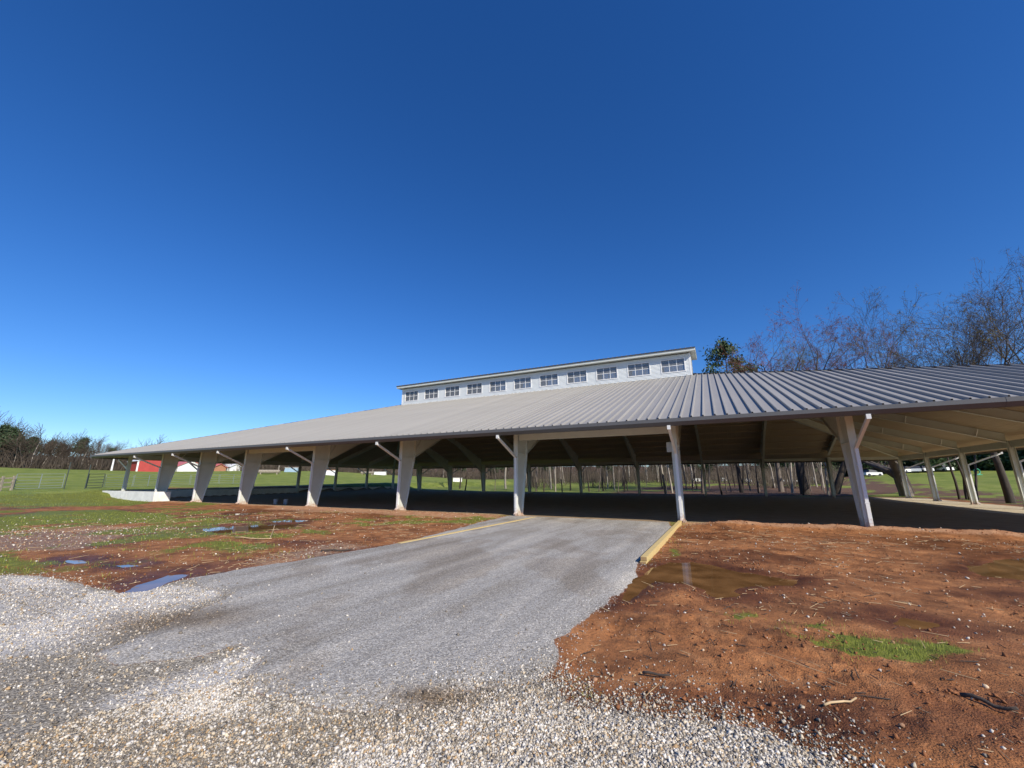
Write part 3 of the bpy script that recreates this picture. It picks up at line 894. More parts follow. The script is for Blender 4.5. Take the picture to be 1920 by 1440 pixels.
# cupola roof: low gable with overhang, cream fascia and soffit, dark ribbed metal
OC = .55; OE = .42
rb0, rb1 = CUP_B - OC, W - CUP_B + OC
ra0, ra1 = CUP_A0 - OE, CUP_A1 + OE
CM = .08
cz = lambda b: ZS1 + .04 + CM * (HALF - rb0 - abs(b - HALF)) + .0
mb = MB()
for (y0, y1) in ((rb0, HALF), (HALF, rb1)):
    mb.hexa([(ra0, y0, cz(y0)), (ra1, y0, cz(y0)), (ra1, y1, cz(y1)), (ra0, y1, cz(y1)),
             (ra0, y0, cz(y0) + .22), (ra1, y0, cz(y0) + .22), (ra1, y1, cz(y1) + .22), (ra0, y1, cz(y1) + .22)])
croof = mb.build('cupola_roof', M_STEEL, pav)
mb = MB()
for (y0, y1) in ((rb0 - .07, HALF), (HALF, rb1 + .07)):
    mb.hexa([(ra0 - .04, y0, cz(y0) + .221), (ra1 + .04, y0, cz(y0) + .221), (ra1 + .04, y1, cz(y1) + .221), (ra0 - .04, y1, cz(y1) + .221),
             (ra0 - .04, y0, cz(y0) + .29), (ra1 + .04, y0, cz(y0) + .29), (ra1 + .04, y1, cz(y1) + .29), (ra0 - .04, y1, cz(y1) + .29)])
mb.build('roof_edge', M_DARKTRIM, croof)
x = ra0
while x < ra1:
    mb = MB()
    for (y0, y1) in ((rb0 - .075, HALF), (HALF, rb1 + .075)):
        mb.hexa([(x, y0, cz(y0) + .29), (x + .07, y0, cz(y0) + .29), (x + .07, y1, cz(y1) + .29), (x, y1, cz(y1) + .29),
                 (x + .01, y0, cz(y0) + .335), (x + .05, y0, cz(y0) + .335), (x + .05, y1, cz(y1) + .335), (x + .01, y1, cz(y1) + .335)])
    mb.build('seam', M_ROOF, croof); x += PITCHW
MB().box(ra1, ra1 + .03, rb0, rb1, ZS1 + .03, ZS1 + .27).build('fascia', M_STEEL, croof)
MB().box(ra0 - .03, ra0, rb0, rb1, ZS1 + .03, ZS1 + .27).build('fascia', M_STEEL, croof)

# ------------------------------------------------------------------ retaining walls
def in_building(a, b, z=0): x, y = wxy(a, b); return (x, y, z)
rw = thing('retaining_wall', 'pale poured concrete retaining wall at the corner of the pavilion, stepping down the bank', 'wall', (X0, Y0, 0), -TH)
MB().box(-43.6, -38.72, -.62, -.34, -.4, .80).build('wall_section', M_CONC, rw)
MB().box(-38.70, -33.9, -.62, -.34, -.4, .80).build('wall_section', M_CONC, rw)
MB().box(-34.22, -33.94, -.337, .6, -.4, .79).build('wall_return', M_CONC, rw)
rw2 = thing('retaining_wall', 'long shaded concrete retaining wall along the end columns of the pavilion', 'wall', (X0, Y0, 0), -TH)
for j in range(6):
    MB().box(AL - .62, AL - .36, -.33 + j * 6.05, -.33 + (j + 1) * 6.05 - .02, -.4, .80).build('wall_section', M_CONC, rw2)

# ------------------------------------------------------------------ timber edging of the drive
def timber(label, a, b0, b1, h0, h1):
    t = thing('timber_edging', label, 'timber', (X0, Y0, 0), -TH, None)
    for i, (za, zb_) in enumerate(((-.12, h0), (h0 + .006, h1))):
        mb = MB(); dx = .012 * i
        za1 = za
        mb.box(a - .06 + dx, a + .06 + dx, b0 + .05 * i, b1, za1, zb_)
        o = mb.build('board', M_WOOD, t)
        MB().box(a - .059 + dx, a + .059 + dx, b0 + .05 * i - .006, b0 + .05 * i - .0005, za1 + .01, zb_ - .004).build('board_end', M_WOODEND, o)
timber('pale yellow stacked timber edging beside the red mud and brown puddle', 7.50, -9.7, -.75, .055, .14)
timber('pale yellow timber edging along the drive beside the litter-strewn mud', 1.18, -9.9, -.6, .012, .045)

# ------------------------------------------------------------------ direction helper: a world point at horizontal distance r along an azimuth
def at(px, r):
    t = (px - 960.0) / FPX / 1.0276
    k = r / math.hypot(1, t)
    x, y = t * k, k
    return x, y, float(gz(np.array([x]), np.array([y]))[0])

# ------------------------------------------------------------------ buckets
proto = None
for i, (da, db, h) in enumerate(((0, 0, .36), (.42, .5, .30), (.95, .15, .38))):
    a, b = -20.6 + da, 1.3 + db
    x, y = wxy(a, b)
    bk = thing('bucket', ['grey plastic bucket standing by a tapered column', 'short grey bucket between two taller ones', 'tall grey bucket, last of the three by the column'][i], 'bucket', (x, y, 0), 0, 'buckets by the column')
    MB().tube([(0, 0, 0), (0, 0, .02), (0, 0, h * .5), (0, 0, h)], [.12, .128, .14, .155], 14).build('body', M_BUCKET, bk, True)
    MB().tube([(0, 0, h - .03), (0, 0, h + .01)], [.165, .165], 14).build('rim', M_BUCKET, bk)
    MB().tube([(.16 * math.cos(t), .02, h - .02 + .0 + .12 * math.sin(t) * -.6) for t in [k * math.pi / 8 for k in range(9)]], .006, 5).build('handle', M_DKPIPE, bk)

# ------------------------------------------------------------------ gates and fence on the left pasture
def gate(name, label, p, q, h, nb, m, r=.024, mid=True, cat='gate', group=None, lift=.12):
    """tube gate between two world points"""
    p = Vector(p); q = Vector(q); d = q - p; L_ = math.hypot(d.x, d.y)
    g = thing(name, label, cat, p, math.atan2(d.y, d.x), group)
    dz = d.z / L_
    f = lambda x, z: (x, 0, z + dz * x)
    MB().tube([f(0, lift), f(0, lift + h)], r * 1.3, 6).build('upright', m, g)
    MB().tube([f(L_, lift), f(L_, lift + h)], r * 1.3, 6).build('upright', m, g)
    if mid:
        nmid = max(1, int(L_ / 1.6))
        for k in range(1, nmid): MB().box(L_ * k / nmid - .025, L_ * k / nmid + .025, -.03, .03, lift + dz * L_ * k / nmid, lift + h + dz * L_ * k / nmid).build('upright', m, g)
    for k in range(nb):
        z = lift + h * (k / (nb - 1)) ** 1.12
        MB().tube([f(.01, z), f(L_ * .5, z - .012), f(L_ - .01, z)], r, 6).build('rail', m, g)
    return g
gate('tube_gate', 'long pale galvanised tube gate closed across the gravel track', at(30, 62), at(120, 63), 1.38, 6, M_GALV)
gate('tube_gate', 'short dark green tube gate standing beside a tall thin post', at(165, 62.5), at(195, 64), 1.42, 6, M_DKPIPE, .03)
prev = 196
for i, px in enumerate((250, 305, 356, 410, 462)):
    gate('fence_panel', 'pale pipe livestock panel of the fence line beyond the pavilion', at(prev + 2, 64.5 + (prev - 196) * .035), at(px, 64.5 + (px - 196) * .035), 1.30, 6, M_GALV, .018, True, 'fence', 'livestock panels along the pasture')
    prev = px
def post(label, px, r, h, m, lean=0, rad=.045):
    x, y, z = at(px, r)
    o = MB().tube([(0, 0, -.3), (lean * .5, 0, h * .5), (lean, 0, h)], [rad, rad * .95, rad * .9], 7).build('post', m)
    o.location = (x, y, z); tag(o, label, 'post')
post('tall thin dark post at the latch end of the long pale gate', 124, 62.6, 2.7, M_DKPIPE, .05)
post('tall thin dark post beside the short dark green gate', 163, 62.3, 2.5, M_DKPIPE, .05)
# wooden rail fence at the picture edge
wf = thing('rail_fence', 'weathered brown wooden rail fence ending beside the long pale gate', 'fence', at(-40, 60), 0)
p = Vector(at(-40, 60)); q = Vector(at(26, 61.5)); dd = q - p
for k in range(4):
    b_ = dd * (k / 3); MB().box(b_.x - .07, b_.x + .07, b_.y - .07, b_.y + .07, b_.z - .3, b_.z + 1.35).build('fence_post', M_OLDWOOD, wf)
for z in (.35, .75, 1.15): MB().bar((0, -.09, z), (dd.x, dd.y - .09, dd.z + z), .04, .13).build('rail', M_OLDWOOD, wf)

# ------------------------------------------------------------------ far buildings
def house(name, label, cat, px, r, w, d, h, rise, rot, mw, mr, trim=None, door=None, wins=0):
    x, y, z = at(px, r)
    t = thing(name, label, cat, (x, y, z - .15), rot)
    mb = MB()
    mb.add([(-w / 2, -d / 2, 0), (w / 2, -d / 2, 0), (w / 2, d / 2, 0), (-w / 2, d / 2, 0), (-w / 2, -d / 2, h), (w / 2, -d / 2, h), (w / 2, d / 2, h), (-w / 2, d / 2, h), (0, -d / 2, h + rise), (0, d / 2, h + rise)],
           [(0, 1, 5, 8, 4), (1, 2, 6, 5), (3, 7, 9, 6, 2), (0, 4, 7, 3), (0, 3, 2, 1)])
    mb.build('wall', mw, t)
    o = .3; k = rise / (w / 2)
    rf = MB()
    for s in (-1, 1):
        e = s * (w / 2 + o)
        rf.hexa([(0, -d / 2 - o, h + rise + .02), (e, -d / 2 - o, h - k * o + .02), (e, d / 2 + o, h - k * o + .02), (0, d / 2 + o, h + rise + .02),
                 (0, -d / 2 - o, h + rise + .16), (e, -d / 2 - o, h - k * o + .16), (e, d / 2 + o, h - k * o + .16), (0, d / 2 + o, h + rise + .16)])
    rf.build('roof', mr, t)
    if trim:
        for s in (-1, 1):
            MB().box(s * w / 2 - .16, s * w / 2 + .16, -d / 2 - .06, -d / 2 + .12, 0, h).build('corner_trim', trim, t)
            MB().bar((s * w / 2, -d / 2 - .05, h - .05), (0, -d / 2 - .05, h + rise - .05), .1, .25).build('rake_trim', trim, t)
    if door: MB().box(-door / 2, door / 2, -d / 2 - .05, -d / 2 - .01, 0, h * .75).build('door', M_RED if mw is M_RED else M_WHITE, t)
    for i in range(wins):
        yy = -d / 2 + d * (i + .5) / wins
        wd = MB().box(w / 2 + .01, w / 2 + .05, yy - .5, yy + .5, h * .4, h * .8).build('window', M_WHITE, t)
        MB().box(w / 2 + .051, w / 2 + .06, yy - .4, yy + .4, h * .44, h * .76).build('pane', M_DARKTRIM, wd)
    return t
house('barn', 'red gabled barn with white trim and pale metal roof before the far wood', 'barn', 268, 140, 5.0, 8.5, 2.6, 1.3, .95, M_RED, M_WHROOF, M_WHITE, None, 0)
house('hall', 'low white hall with red metal roof standing on the far pasture', 'building', 340, 146, 5.5, 9.5, 1.5, 1.5, 1.0, M_WHITE, M_REDROOF, M_WHITE, None, 3)
house('cottage', 'small orange brick cottage on the far side of the pasture', 'house', 398, 150, 3.6, 5.0, 1.3, .9, 1.2, M_BRICK, M_REDROOF, None, None, 2)
house('shed', 'small white shed at the edge of the far wood', 'shed', 428, 152, 3.0, 4.6, 1.6, .7, 1.2, M_WHITE, M_WHROOF, None, .9, 1)
def pole(label, px, r, h, m, rad, arm=False):
    x, y, z = at(px, r)
    o = thing('utility_pole', label, 'pole', (x, y, z))
    MB().tube([(0, 0, -.3), (0, 0, h)], [rad, rad * .6], 7).build('shaft', m, o)
    if arm: MB().box(-.6, .6, -.05, .05, h * .82, h * .86).build('crossarm', m, o)
pole('slim white steeple-like pole behind the red-roofed hall', 334, 152, 5.2, M_WHITE, .45)
pole('pale utility pole rising over the red-roofed hall', 349, 148, 4.4, M_BARKL, .12)
pole('white-topped pole standing before the far wood beside the red barn', 205, 138, 3.6, M_WHITE, .22)
pole('bare wooden utility pole beside the white shed', 441, 150, 4.2, M_BARKL, .12)
pole('pale tall pole in the pasture beyond the arena', 520, 120, 4.2, M_BARKL, .1)

# cross-country jumps in the pasture
def log_jump(label, px, r, L_, rad, m, rot=0):
    x, y, z = at(px, r); t = thing('jump', label, 'jump', (x, y, z), rot, None)
    for k in (-1, 1): MB().box(k * L_ * .38 - .12, k * L_ * .38 + .12, -.3, .3, -.2, .35).build('support', M_OLDWOOD, t)
    MB().tube([(-L_ / 2, 0, .35 + rad * .7), (0, .04, .33 + rad * .7), (L_ / 2, 0, .36 + rad * .7)], [rad, rad * 1.05, rad * .95], 9).build('log', m, t)
def box_jump(label, px, r, w, d, h, m, roof=None, rot=0):
    x, y, z = at(px, r); t = thing('jump', label, 'jump', (x, y, z), rot, None)
    MB().hexa([(-w / 2, -d / 2, -.1), (w / 2, -d / 2, -.1), (w / 2, d / 2, -.1), (-w / 2, d / 2, -.1), (-w / 2, -d * .25, h), (w / 2, -d * .25, h), (w / 2, d * .25, h), (-w / 2, d * .25, h)]).build('body', m, t)
    MB().box(-w / 2 - .08, w / 2 + .08, -d * .25 - .08, d * .25 + .08, h + .001, h + .1).build('cap', roof or M_WHITE, t)
log_jump('dark log jump lying across the pasture beyond the tapered columns', 503, 108, 4.4, .38, M_OLDWOOD, .2)
box_jump('pale blue box jump beside a tall pole', 545, 118, 3.2, 1.2, 1.0, M_JUMPBLUE)
box_jump('white and tan roofed jump box in the pasture', 620, 104, 2.4, 1.4, 1.1, M_WHITE, M_BRICK)
log_jump('brown log jump before the far wood', 688, 118, 3.6, .32, M_OLDWOOD, -.1)
box_jump('grey coop jump at the foot of the wood', 712, 128, 3.4, 1.2, .8, M_CONC)
box_jump('small tan wedge jump behind the thin trunks', 858, 98, 2.0, 1.0, .8, M_CONC)
for i, (px, r, w, h, lb) in enumerate(((1307, 116, 2.3, 0.68, 'rounded grey stone-coloured jump between the trunks'), (1357, 120, 1.1, 0.75, 'narrow white block jump behind a pale trunk'), (1403, 114, 1.5, 0.68, 'white wedge jump on the lit grass'),
                                      (1448, 124, 1.4, 0.90, 'small white arch jump before the dark hedge'), (1482, 114, 3.7, 0.38, 'long low white bench jump on the lit grass'), (1524, 116, 0.9, 0.60, 'small tan block jump on the lit grass'))):
    box_jump(lb, px, r, w, 1.0, h, M_WHITE if 'white' in lb else M_CONC, M_WHITE)
for i, (px, lb) in enumerate(((1636, 'white'), (1700, 'white'), (1722, 'white'), (1738, 'white'), (1770, 'white'))):
    x, y, z = at(px, 118 + 2 * i)
    t = thing('vehicle', ['white car parked alone by the dark hedge, behind the gnarled tree', 'white car parked in the short row beyond the end columns', 'white car parked in the short row beyond the end columns', 'white car parked in the short row beyond the end columns', 'white car parked by itself beyond the many-stemmed tree'][i], 'car', (x, y, z), .4 * i, 'cars parked by the hedge')
    L_ = 3.6
    MB().hexa([(-L_ / 2, -.8, .3), (L_ / 2, -.8, .3), (L_ / 2, .8, .3), (-L_ / 2, .8, .3), (-L_ / 2 + .1, -.78, .85), (L_ / 2 - .1, -.78, .85), (L_ / 2 - .1, .78, .85), (-L_ / 2 + .1, .78, .85)]).build('body', M_WHITE, t)
    MB().hexa([(-L_ * .32, -.74, .851), (L_ * .25, -.74, .851), (L_ * .25, .74, .851), (-L_ * .32, .74, .851), (-L_ * .22, -.62, 1.4), (L_ * .12, -.62, 1.4), (L_ * .12, .62, 1.4), (-L_ * .22, .62, 1.4)]).build('cabin', M_DARKTRIM, t)
    for sx in (-1, 1):
        for sy in (-1, 1): MB().tube([(sx * 1.15, sy * .70, .31), (sx * 1.15, sy * .82, .31)], .31, 12).build('wheel', M_DARKTRIM, t)
x, y, z = at(1836, 112)
t = thing('play_ring', 'round green ring standing on the lit grass by the hedge', 'ring', (x, y, z))
MB().tube([(.5 * math.cos(k * math.pi / 12), 0, .58 + .5 * math.sin(k * math.pi / 12)) for k in range(25)], .10, 8).build('ring', M_GREEN, t)
MB().box(-.5, .5, -.3, .3, -.1, .12).build('foot', M_GREEN, t)

# ------------------------------------------------------------------ trees
def segs_to_mesh(name, segs, m, n=3):
    """segs: (k, 8) p0 p1 r0 r1 -> one mesh of tapered tubes"""
    s = np.array(segs, float)
    p0, p1, r0, r1 = s[:, 0:3], s[:, 3:6], s[:, 6], s[:, 7]
    d = p1 - p0; d /= np.linalg.norm(d, axis=1, keepdims=True) + 1e-9
    ref = np.where(np.abs(d[:, 2:3]) > .9, [[1., 0, 0]], [[0, 0, 1.]])
    u = np.cross(d, ref); u /= np.linalg.norm(u, axis=1, keepdims=True) + 1e-9
    w = np.cross(d, u)
    k = len(s); V = np.zeros((k, 2 * n, 3))
    for i in range(n):
        t = 2 * math.pi * i / n
        o = u * math.cos(t) + w * math.sin(t)
        V[:, i] = p0 + o * r0[:, None]; V[:, n + i] = p1 + o * r1[:, None]
    base = (np.arange(k) * 2 * n)[:, None, None]
    q = np.array([[i, (i + 1) % n, n + (i + 1) % n, n + i] for i in range(n)])[None]
    F = (base + q).reshape(-1, 4)
    return mesh_np(name, V.reshape(-1, 3), F, m, smooth=n > 4)
def bent(rnd, d, amt):
    v = Vector((d[0] + rnd.gauss(0, amt), d[1] + rnd.gauss(0, amt), d[2] + rnd.gauss(0, amt * .7))); return v.normalized()
def grow(seed, H, r0, lean=(0, 0), fork=.45, spread=.75, kids=(5, 5, 4, 3), up=.25, steps=7, twig_r=.006, first=.3, wander=.10, maxlev=3, stems=1, lim=(.42, .62), rr=(.5, .7), off_=.35):
    rnd = random.Random(seed); trunk = []; twigs = []; tips = []
    def branch(p, d, L_, r, lev):
        n = steps if lev == 0 else max(3, int(steps * .7) - lev)
        pts = [(p, d, r)]
        for i in range(n):
            d = bent(rnd, d, wander * (1 + .25 * lev))
            d = Vector((d.x, d.y, d.z + up * (.12 if lev else .25))).normalized()
            p2 = p + d * (L_ / n); r2 = max(r * (1 - .82 * (i + 1) / n) if lev == 0 else r * (1 - .8 * (i + 1) / n), twig_r)
            rr_ = pts[-1][2]
            (trunk if lev <= maxlev - 2 else twigs).append((*p, *p2, rr_, r2))
            p = p2; pts.append((p, d, r2))
        if lev >= maxlev: tips.append(p); return
        nk = kids[lev]
        for j in range(nk):
            t = first + (1 - first) * (j + rnd.random() * .8) / nk if lev == 0 else .25 + .75 * (j + rnd.random() * .6) / nk
            t = min(t, .999)
            i = min(int(t * n), n - 1); fr = t * n - i
            pa, da, ra = pts[i]; pb, db, rb = pts[i + 1]
            q = pa + (pb - pa) * fr
            az = rnd.random() * 2 * math.pi
            sd = Vector((math.cos(az), math.sin(az), 0)); sd = (sd - da * sd.dot(da))
            if sd.length < .05: sd = Vector((1, 0, .2))
            sd.normalize()
            sp = spread * rnd.uniform(.7, 1.25)
            nd = (da * math.cos(sp) + sd * math.sin(sp)).normalized()
            rr_ = (ra + (rb - ra) * fr)
            f0, f1 = lim if lev == 0 else (.42, .62)
            branch(q, nd, L_ * rnd.uniform(f0, f1) * (1.15 - .45 * t if lev == 0 else 1), max(rr_ * (rnd.uniform(*rr) if lev == 0 else rnd.uniform(.48, .68)), twig_r), lev + 1)
        tips.append(p)
    for s in range(stems):
        a_ = 2 * math.pi * s / max(stems, 1) + seed
        off = Vector((math.cos(a_), math.sin(a_), 0)) * (off_ if stems > 1 else 0)
        d = Vector((lean[0] + (off.x * .14), lean[1] + off.y * .14, 1)).normalized()
        branch(Vector((off.x, off.y, -.35)), d, H * (1 if stems == 1 else rnd.uniform(.75, 1)), r0, 0)
    return trunk, twigs, tips
def leaf_cards(name, pts, m, size, per, seed, jitter, flat=.5):
    """small leaf or bud faces scattered round the twig tips"""
    r_ = np.random.default_rng(seed); P = np.repeat(np.array([tuple(p) for p in pts]), per, 0)
    P = P + r_.normal(0, jitter, P.shape); n = len(P)
    a_ = r_.normal(size=(n, 3)); a_ /= np.linalg.norm(a_, axis=1, keepdims=True)
    b_ = np.cross(a_, r_.normal(size=(n, 3))); b_ /= np.linalg.norm(b_, axis=1, keepdims=True) + 1e-9
    s = size * r_.uniform(.6, 1.4, (n, 1))
    V = np.stack([P - a_ * s, P + b_ * s * flat, P + a_ * s, P - b_ * s * flat], 1).reshape(-1, 3)
    F = np.arange(4 * n).reshape(-1, 4)
    return mesh_np(name, V, F, m)
def tree(name, label, loc, parts, rotz=0, scale=1, group=None):
    t = thing(name, label, 'tree', loc, rotz, group); t.scale = (scale,) * 3
    for nm, me in parts: obj(nm, me, t)
    return t
def proto_bare(seed, H, r0, bark, twm, n0=6, bud=None, bud_size=.05, bud_per=3, spray=0, **kw):
    tr, tw, tips = grow(seed, H, r0, **kw)
    parts = [('trunk', segs_to_mesh('trunk', tr, bark, n0))]
    if tw: parts.append(('crown', segs_to_mesh('crown', tw, twm, 3)))
    if spray: parts.append(('twigs', leaf_cards('twigs', tips, twm, .42, spray, seed + 1, .22, .03)))
    if bud: parts.append(('buds', leaf_cards('buds', tips, bud, bud_size, bud_per, seed, .12)))
    return parts
def proto_pine(seed, H, r0, m=M_NEEDLE, crown0=.5, wid=3.0, n=60, size=.28, per=26, jit=.42, bark=M_BARKD, flat=False):
    rnd = random.Random(seed); seg = []; pts = []
    tp = [Vector((0, 0, -.3))]
    for i in range(8): tp.append(tp[-1] + Vector((rnd.gauss(0, .1), rnd.gauss(0, .1), (H + .3) / 8)))
    for i in range(8): seg.append((*tp[i], *tp[i + 1], r0 * (1 - i / 9), r0 * (1 - (i + 1) / 9)))
    for j in range(n):
        t = crown0 + (1 - crown0) * (j + rnd.random()) / n
        k = min(int(t * 8), 7); base = tp[k] + (tp[k + 1] - tp[k]) * (t * 8 - k)
        az = rnd.random() * 6.283; L_ = wid * (1.05 - ((t - crown0) / (1 - crown0)) ** 1.4 * .8) * rnd.uniform(.5, 1.1)
        if flat: L_ = wid * (.45 + .55 * math.sin(math.pi * min(1, (t - crown0) / (1 - crown0) + .15))) * rnd.uniform(.35, 1.05)
        e = base + Vector((math.cos(az) * L_, math.sin(az) * L_, L_ * rnd.uniform(.0, .35)))
        seg.append((*base, *e, .05, .015))
        for q in range(4): pts.append(base + (e - base) * (.4 + .2 * q) + Vector((0, 0, .1)))
    return [('trunk', segs_to_mesh('trunk', seg, bark, 5)), ('crown', leaf_cards('crown', pts, m, size, per, seed, jit, .35))]

# --- the big trees that rise over the roof
def height_of(parts, q=97):
    me = parts[1][1] if len(parts) > 1 else parts[0][1]
    co = np.empty(len(me.vertices) * 3, np.float32); me.vertices.foreach_get('co', co)
    return float(np.percentile(co[2::3], q))
def outside(px, r):
    """push a stem outward until it stands clear of the pavilion"""
    while True:
        x, y, z = at(px, r); a, b = ab(x, y)
        if b > W + 3.2 or a > AR + 3.4 or a < AL - 3: return r
        r += .5
def place_tree(label, px, r, parts, rot=0, h=10, name='bare_tree', group=None, clear=True, q=97):
    if clear: r = outside(px, r)
    key = parts[0][1].name
    if key not in HT: HT[key] = height_of(parts, q)
    x, y, z = at(px, r); return tree(name, label, (x, y, z - .1), parts, rot, h / HT[key], group)
HT = {}
BK = dict(spread=.52, kids=(6, 7, 5, 4), steps=9, maxlev=4, wander=.055, twig_r=.014, first=.5, lim=(.75, 1.05), rr=(.6, .8))
place_tree('dark green pine rising over the roof beside the cupola', 1388, 66, proto_pine(3, 21.0, .3, M_EVERG, .66, 4.6, 24, .24, 34, .36, flat=True), 0, 21.6, 'pine_tree')
place_tree('red-budding maple with wide fan of branches rising over the roof', 1506, 63, proto_bare(21, 20.0, .95, M_BARKD, M_TWIGR, spray=5, bud=M_TWIGR, bud_size=.085, bud_per=5, **{**BK, 'spread': .66}), .4, 20.6, q=90)
place_tree('olive-budding tree half hidden behind the red maple', 1462, 70, proto_bare(22, 19.0, .7, M_BARK, M_BUDG, spray=5, bud=M_BUDG, bud_size=.07, bud_per=2, **BK), 1.4, 18.6, q=92)
place_tree('leaning red-budding tree with its crown swept to one side', 1560, 63, proto_bare(24, 19.0, .7, M_BARKD, M_TWIGR, spray=5, bud=M_TWIGR, bud_size=.08, bud_per=5, lean=(.40, 0), **{**BK, 'kids': (5, 6, 5, 4), 'spread': .42}), 0, 19.4, q=92)
place_tree('slender bare tree with upswept grey branches and no buds', 1702, 67, proto_bare(25, 18.6, .66, M_BARKD, M_TWIG, spray=5, up=.5, **{**BK, 'spread': .40, 'kids': (5, 6, 5, 4)}), .2, 21.6, q=94)
place_tree('many-stemmed dark tree standing outside the end columns', 1806, 54, proto_bare(27, 14.6, .17, M_BARKD, M_TWIG, spray=5, bud=M_BUDG, bud_size=.07, bud_per=3, stems=4, **{**BK, 'kids': (3, 6, 5, 3), 'off_': .8, 'spread': .45}), .6, 15.6, q=95)
place_tree('tall spreading tree with pale green buds beside the end columns', 1884, 47, proto_bare(28, 18.2, .55, M_BARKD, M_TWIG, spray=5, bud=M_BUDG, bud_size=.08, bud_per=4, lean=(-.03, 0), **{**BK, 'spread': .6}), 1.0, 17.2, q=95)
place_tree('wide bare tree crowding the tall green-budding one', 1985, 56, proto_bare(29, 17.5, .66, M_BARK, M_TWIG, spray=5, bud=M_BUDG, bud_size=.05, bud_per=1, **BK), 2.1, 18.4, q=95)
place_tree('old gnarled tree with a thick low limb reaching sideways', 1694, 61, proto_bare(31, 8.5, .55, M_BARK, M_TWIG, **{**BK, 'first': .14, 'lim': (.5, .75), 'spread': 1.0, 'kids': (6, 5, 4, 3), 'wander': .17, 'maxlev': 3}), 2.9, 10.5)
place_tree('pink-budding tree top peeping past the end of the cupola', 1316, 62, proto_bare(33, 17.0, .5, M_BARK, M_TWIGR, spray=5, bud=M_TWIGR, bud_size=.07, bud_per=2, **BK), .9, 15.6)

# --- thin trunks of the grove behind the pavilion
gp = [proto_bare(50 + i, 11.5 + 1.2 * (i % 3), [.13, .17, .22, .15, .26, .12][i], [M_BARKD, M_BARK, M_BARKL, M_BARKD, M_BARKL, M_BARK][i], M_TWIG, n0=6, spread=.55, kids=(9, 6, 4), steps=8, maxlev=3, wander=.05, first=.42, twig_r=.012) for i in range(6)]
glab = {0: 'slim dark trunk of the grove behind the pavilion', 1: 'slim grey trunk of the grove behind the pavilion', 2: 'pale sunlit trunk of the grove behind the pavilion',
        3: 'slim dark trunk of the grove behind the pavilion', 4: 'thick pale sunlit trunk of the grove behind the pavilion', 5: 'slim grey trunk of the grove behind the pavilion'}
rg = random.Random(8)
gpx = [862, 872, 905, 928, 948] + [rg.choice([1010, 1060, 1095, 1130, 1175, 1215, 1250, 1300, 1345, 1385, 1410, 1475, 1540, 1500]) + rg.gauss(0, 13) for i in range(52)] + [rg.uniform(985, 1330) for i in range(66)] + [rg.uniform(1330, 1570) for i in range(20)]
for i, px in enumerate(gpx):
    k = rg.choice([0, 0, 1, 2, 3, 3, 4, 5, 5])
    r = rg.uniform(57, 84) if i < 59 else rg.uniform(84, 135)
    t = place_tree(glab[k], px, r, gp[k], rg.uniform(0, 6.28), rg.uniform(9.5, 15.5), 'grove_tree', 'grove behind the pavilion: ' + glab[k].split(' trunk')[0])
    t.rotation_euler = (rg.gauss(0, .05), rg.gauss(0, .05), t.rotation_euler.z)
# --- far wood: bare trees and pines, copies of a few kinds
fb = [proto_bare(80 + i, 10.5 + i, .20, [M_BARKL, M_BARK, M_BARK][i % 3], M_TWIG, n0=4, spread=.6, kids=(16, 9, 5), steps=7, maxlev=2, wander=.1, first=.12, twig_r=.034) for i in range(4)]
fp = [proto_pine(90 + i, 12.5 + 1.5 * i, .25, M_NEEDLE, [.35, .55][i], 3.4, 44, .42, 16, .6) for i in range(2)]
rf = random.Random(19)
flab = ['bare grey-brown tree of the far wood', 'tall dark pine of the far wood']
for row, (r0, r1, step) in enumerate(((152, 162, 17), (163, 175, 19), (178, 200, 22))):
    px = -150
    while px < 2080:
        q = px + rf.uniform(-6, 6)
        pine = rf.random() < (.26 if -60 < q < 160 else .12 if q < 700 else .25)
        if q > 1560 and rf.random() < .4: pine = True
        top = 9.6 if q < 20 else (8.0 if q < 160 else (6.4 if q < 260 else 9.0))
        h = top * rf.uniform(.78, 1.08) + (.8 if pine and q < 200 else 0)
        if not pine and q < 260: h *= 1.25
        pr = rf.choice(fp) if pine else rf.choice(fb)
        place_tree(flab[1 if pine else 0], q, rf.uniform(r0, r1), pr, rf.uniform(0, 6.28), h, 'wood_pine' if pine else 'wood_tree', 'pines of the far wood' if pine else 'bare trees of the far wood')
        px += step * rf.uniform(.75, 1.25)
# undergrowth at the foot of the far wood: nobody could count it
us = []
for i in range(26000):
    px = rf.uniform(-200, 2100); r = rf.uniform(149, 200)
    t = (px - 960) / FPX / 1.0276; k = r / math.hypot(1, t)
    us.append((t * k, k))
U = np.array(us); uz = gz(U[:, 0], U[:, 1])
seg = []
for (x, y), z in zip(us, uz):
    h = rf.uniform(1.0, 4.6)
    seg.append((x, y, z - .1, x + rf.gauss(0, .9), y + rf.gauss(0, .9), z + h, .07, .025))
o = obj('undergrowth', segs_to_mesh('undergrowth', seg, M_BRUSH, 3)); o['kind'] = 'stuff'; o['label'] = 'grey-brown brush along the foot of the far wood'
us = []
for i in range(7000):
    px = rf.uniform(985, 1575); r = rf.uniform(80, 140)
    t = (px - 960) / FPX / 1.0276; k = r / math.hypot(1, t)
    us.append((t * k, k))
U = np.array(us); uz = gz(U[:, 0], U[:, 1])
dens = fbm(U[:, 0] * .08, U[:, 1] * .08, 210)
seg = []
for (x, y), z, dn_ in zip(us, uz, dens):
    if dn_ < .44: continue
    h = rf.uniform(.8, 3.6)
    seg.append((x, y, z - .1, x + rf.gauss(0, .8), y + rf.gauss(0, .8), z + h, .04, .012))
o = obj('undergrowth', segs_to_mesh('undergrowth', seg, M_BRUSH, 3)); o['kind'] = 'stuff'; o['label'] = 'brown brush among the trunks behind the pavilion'
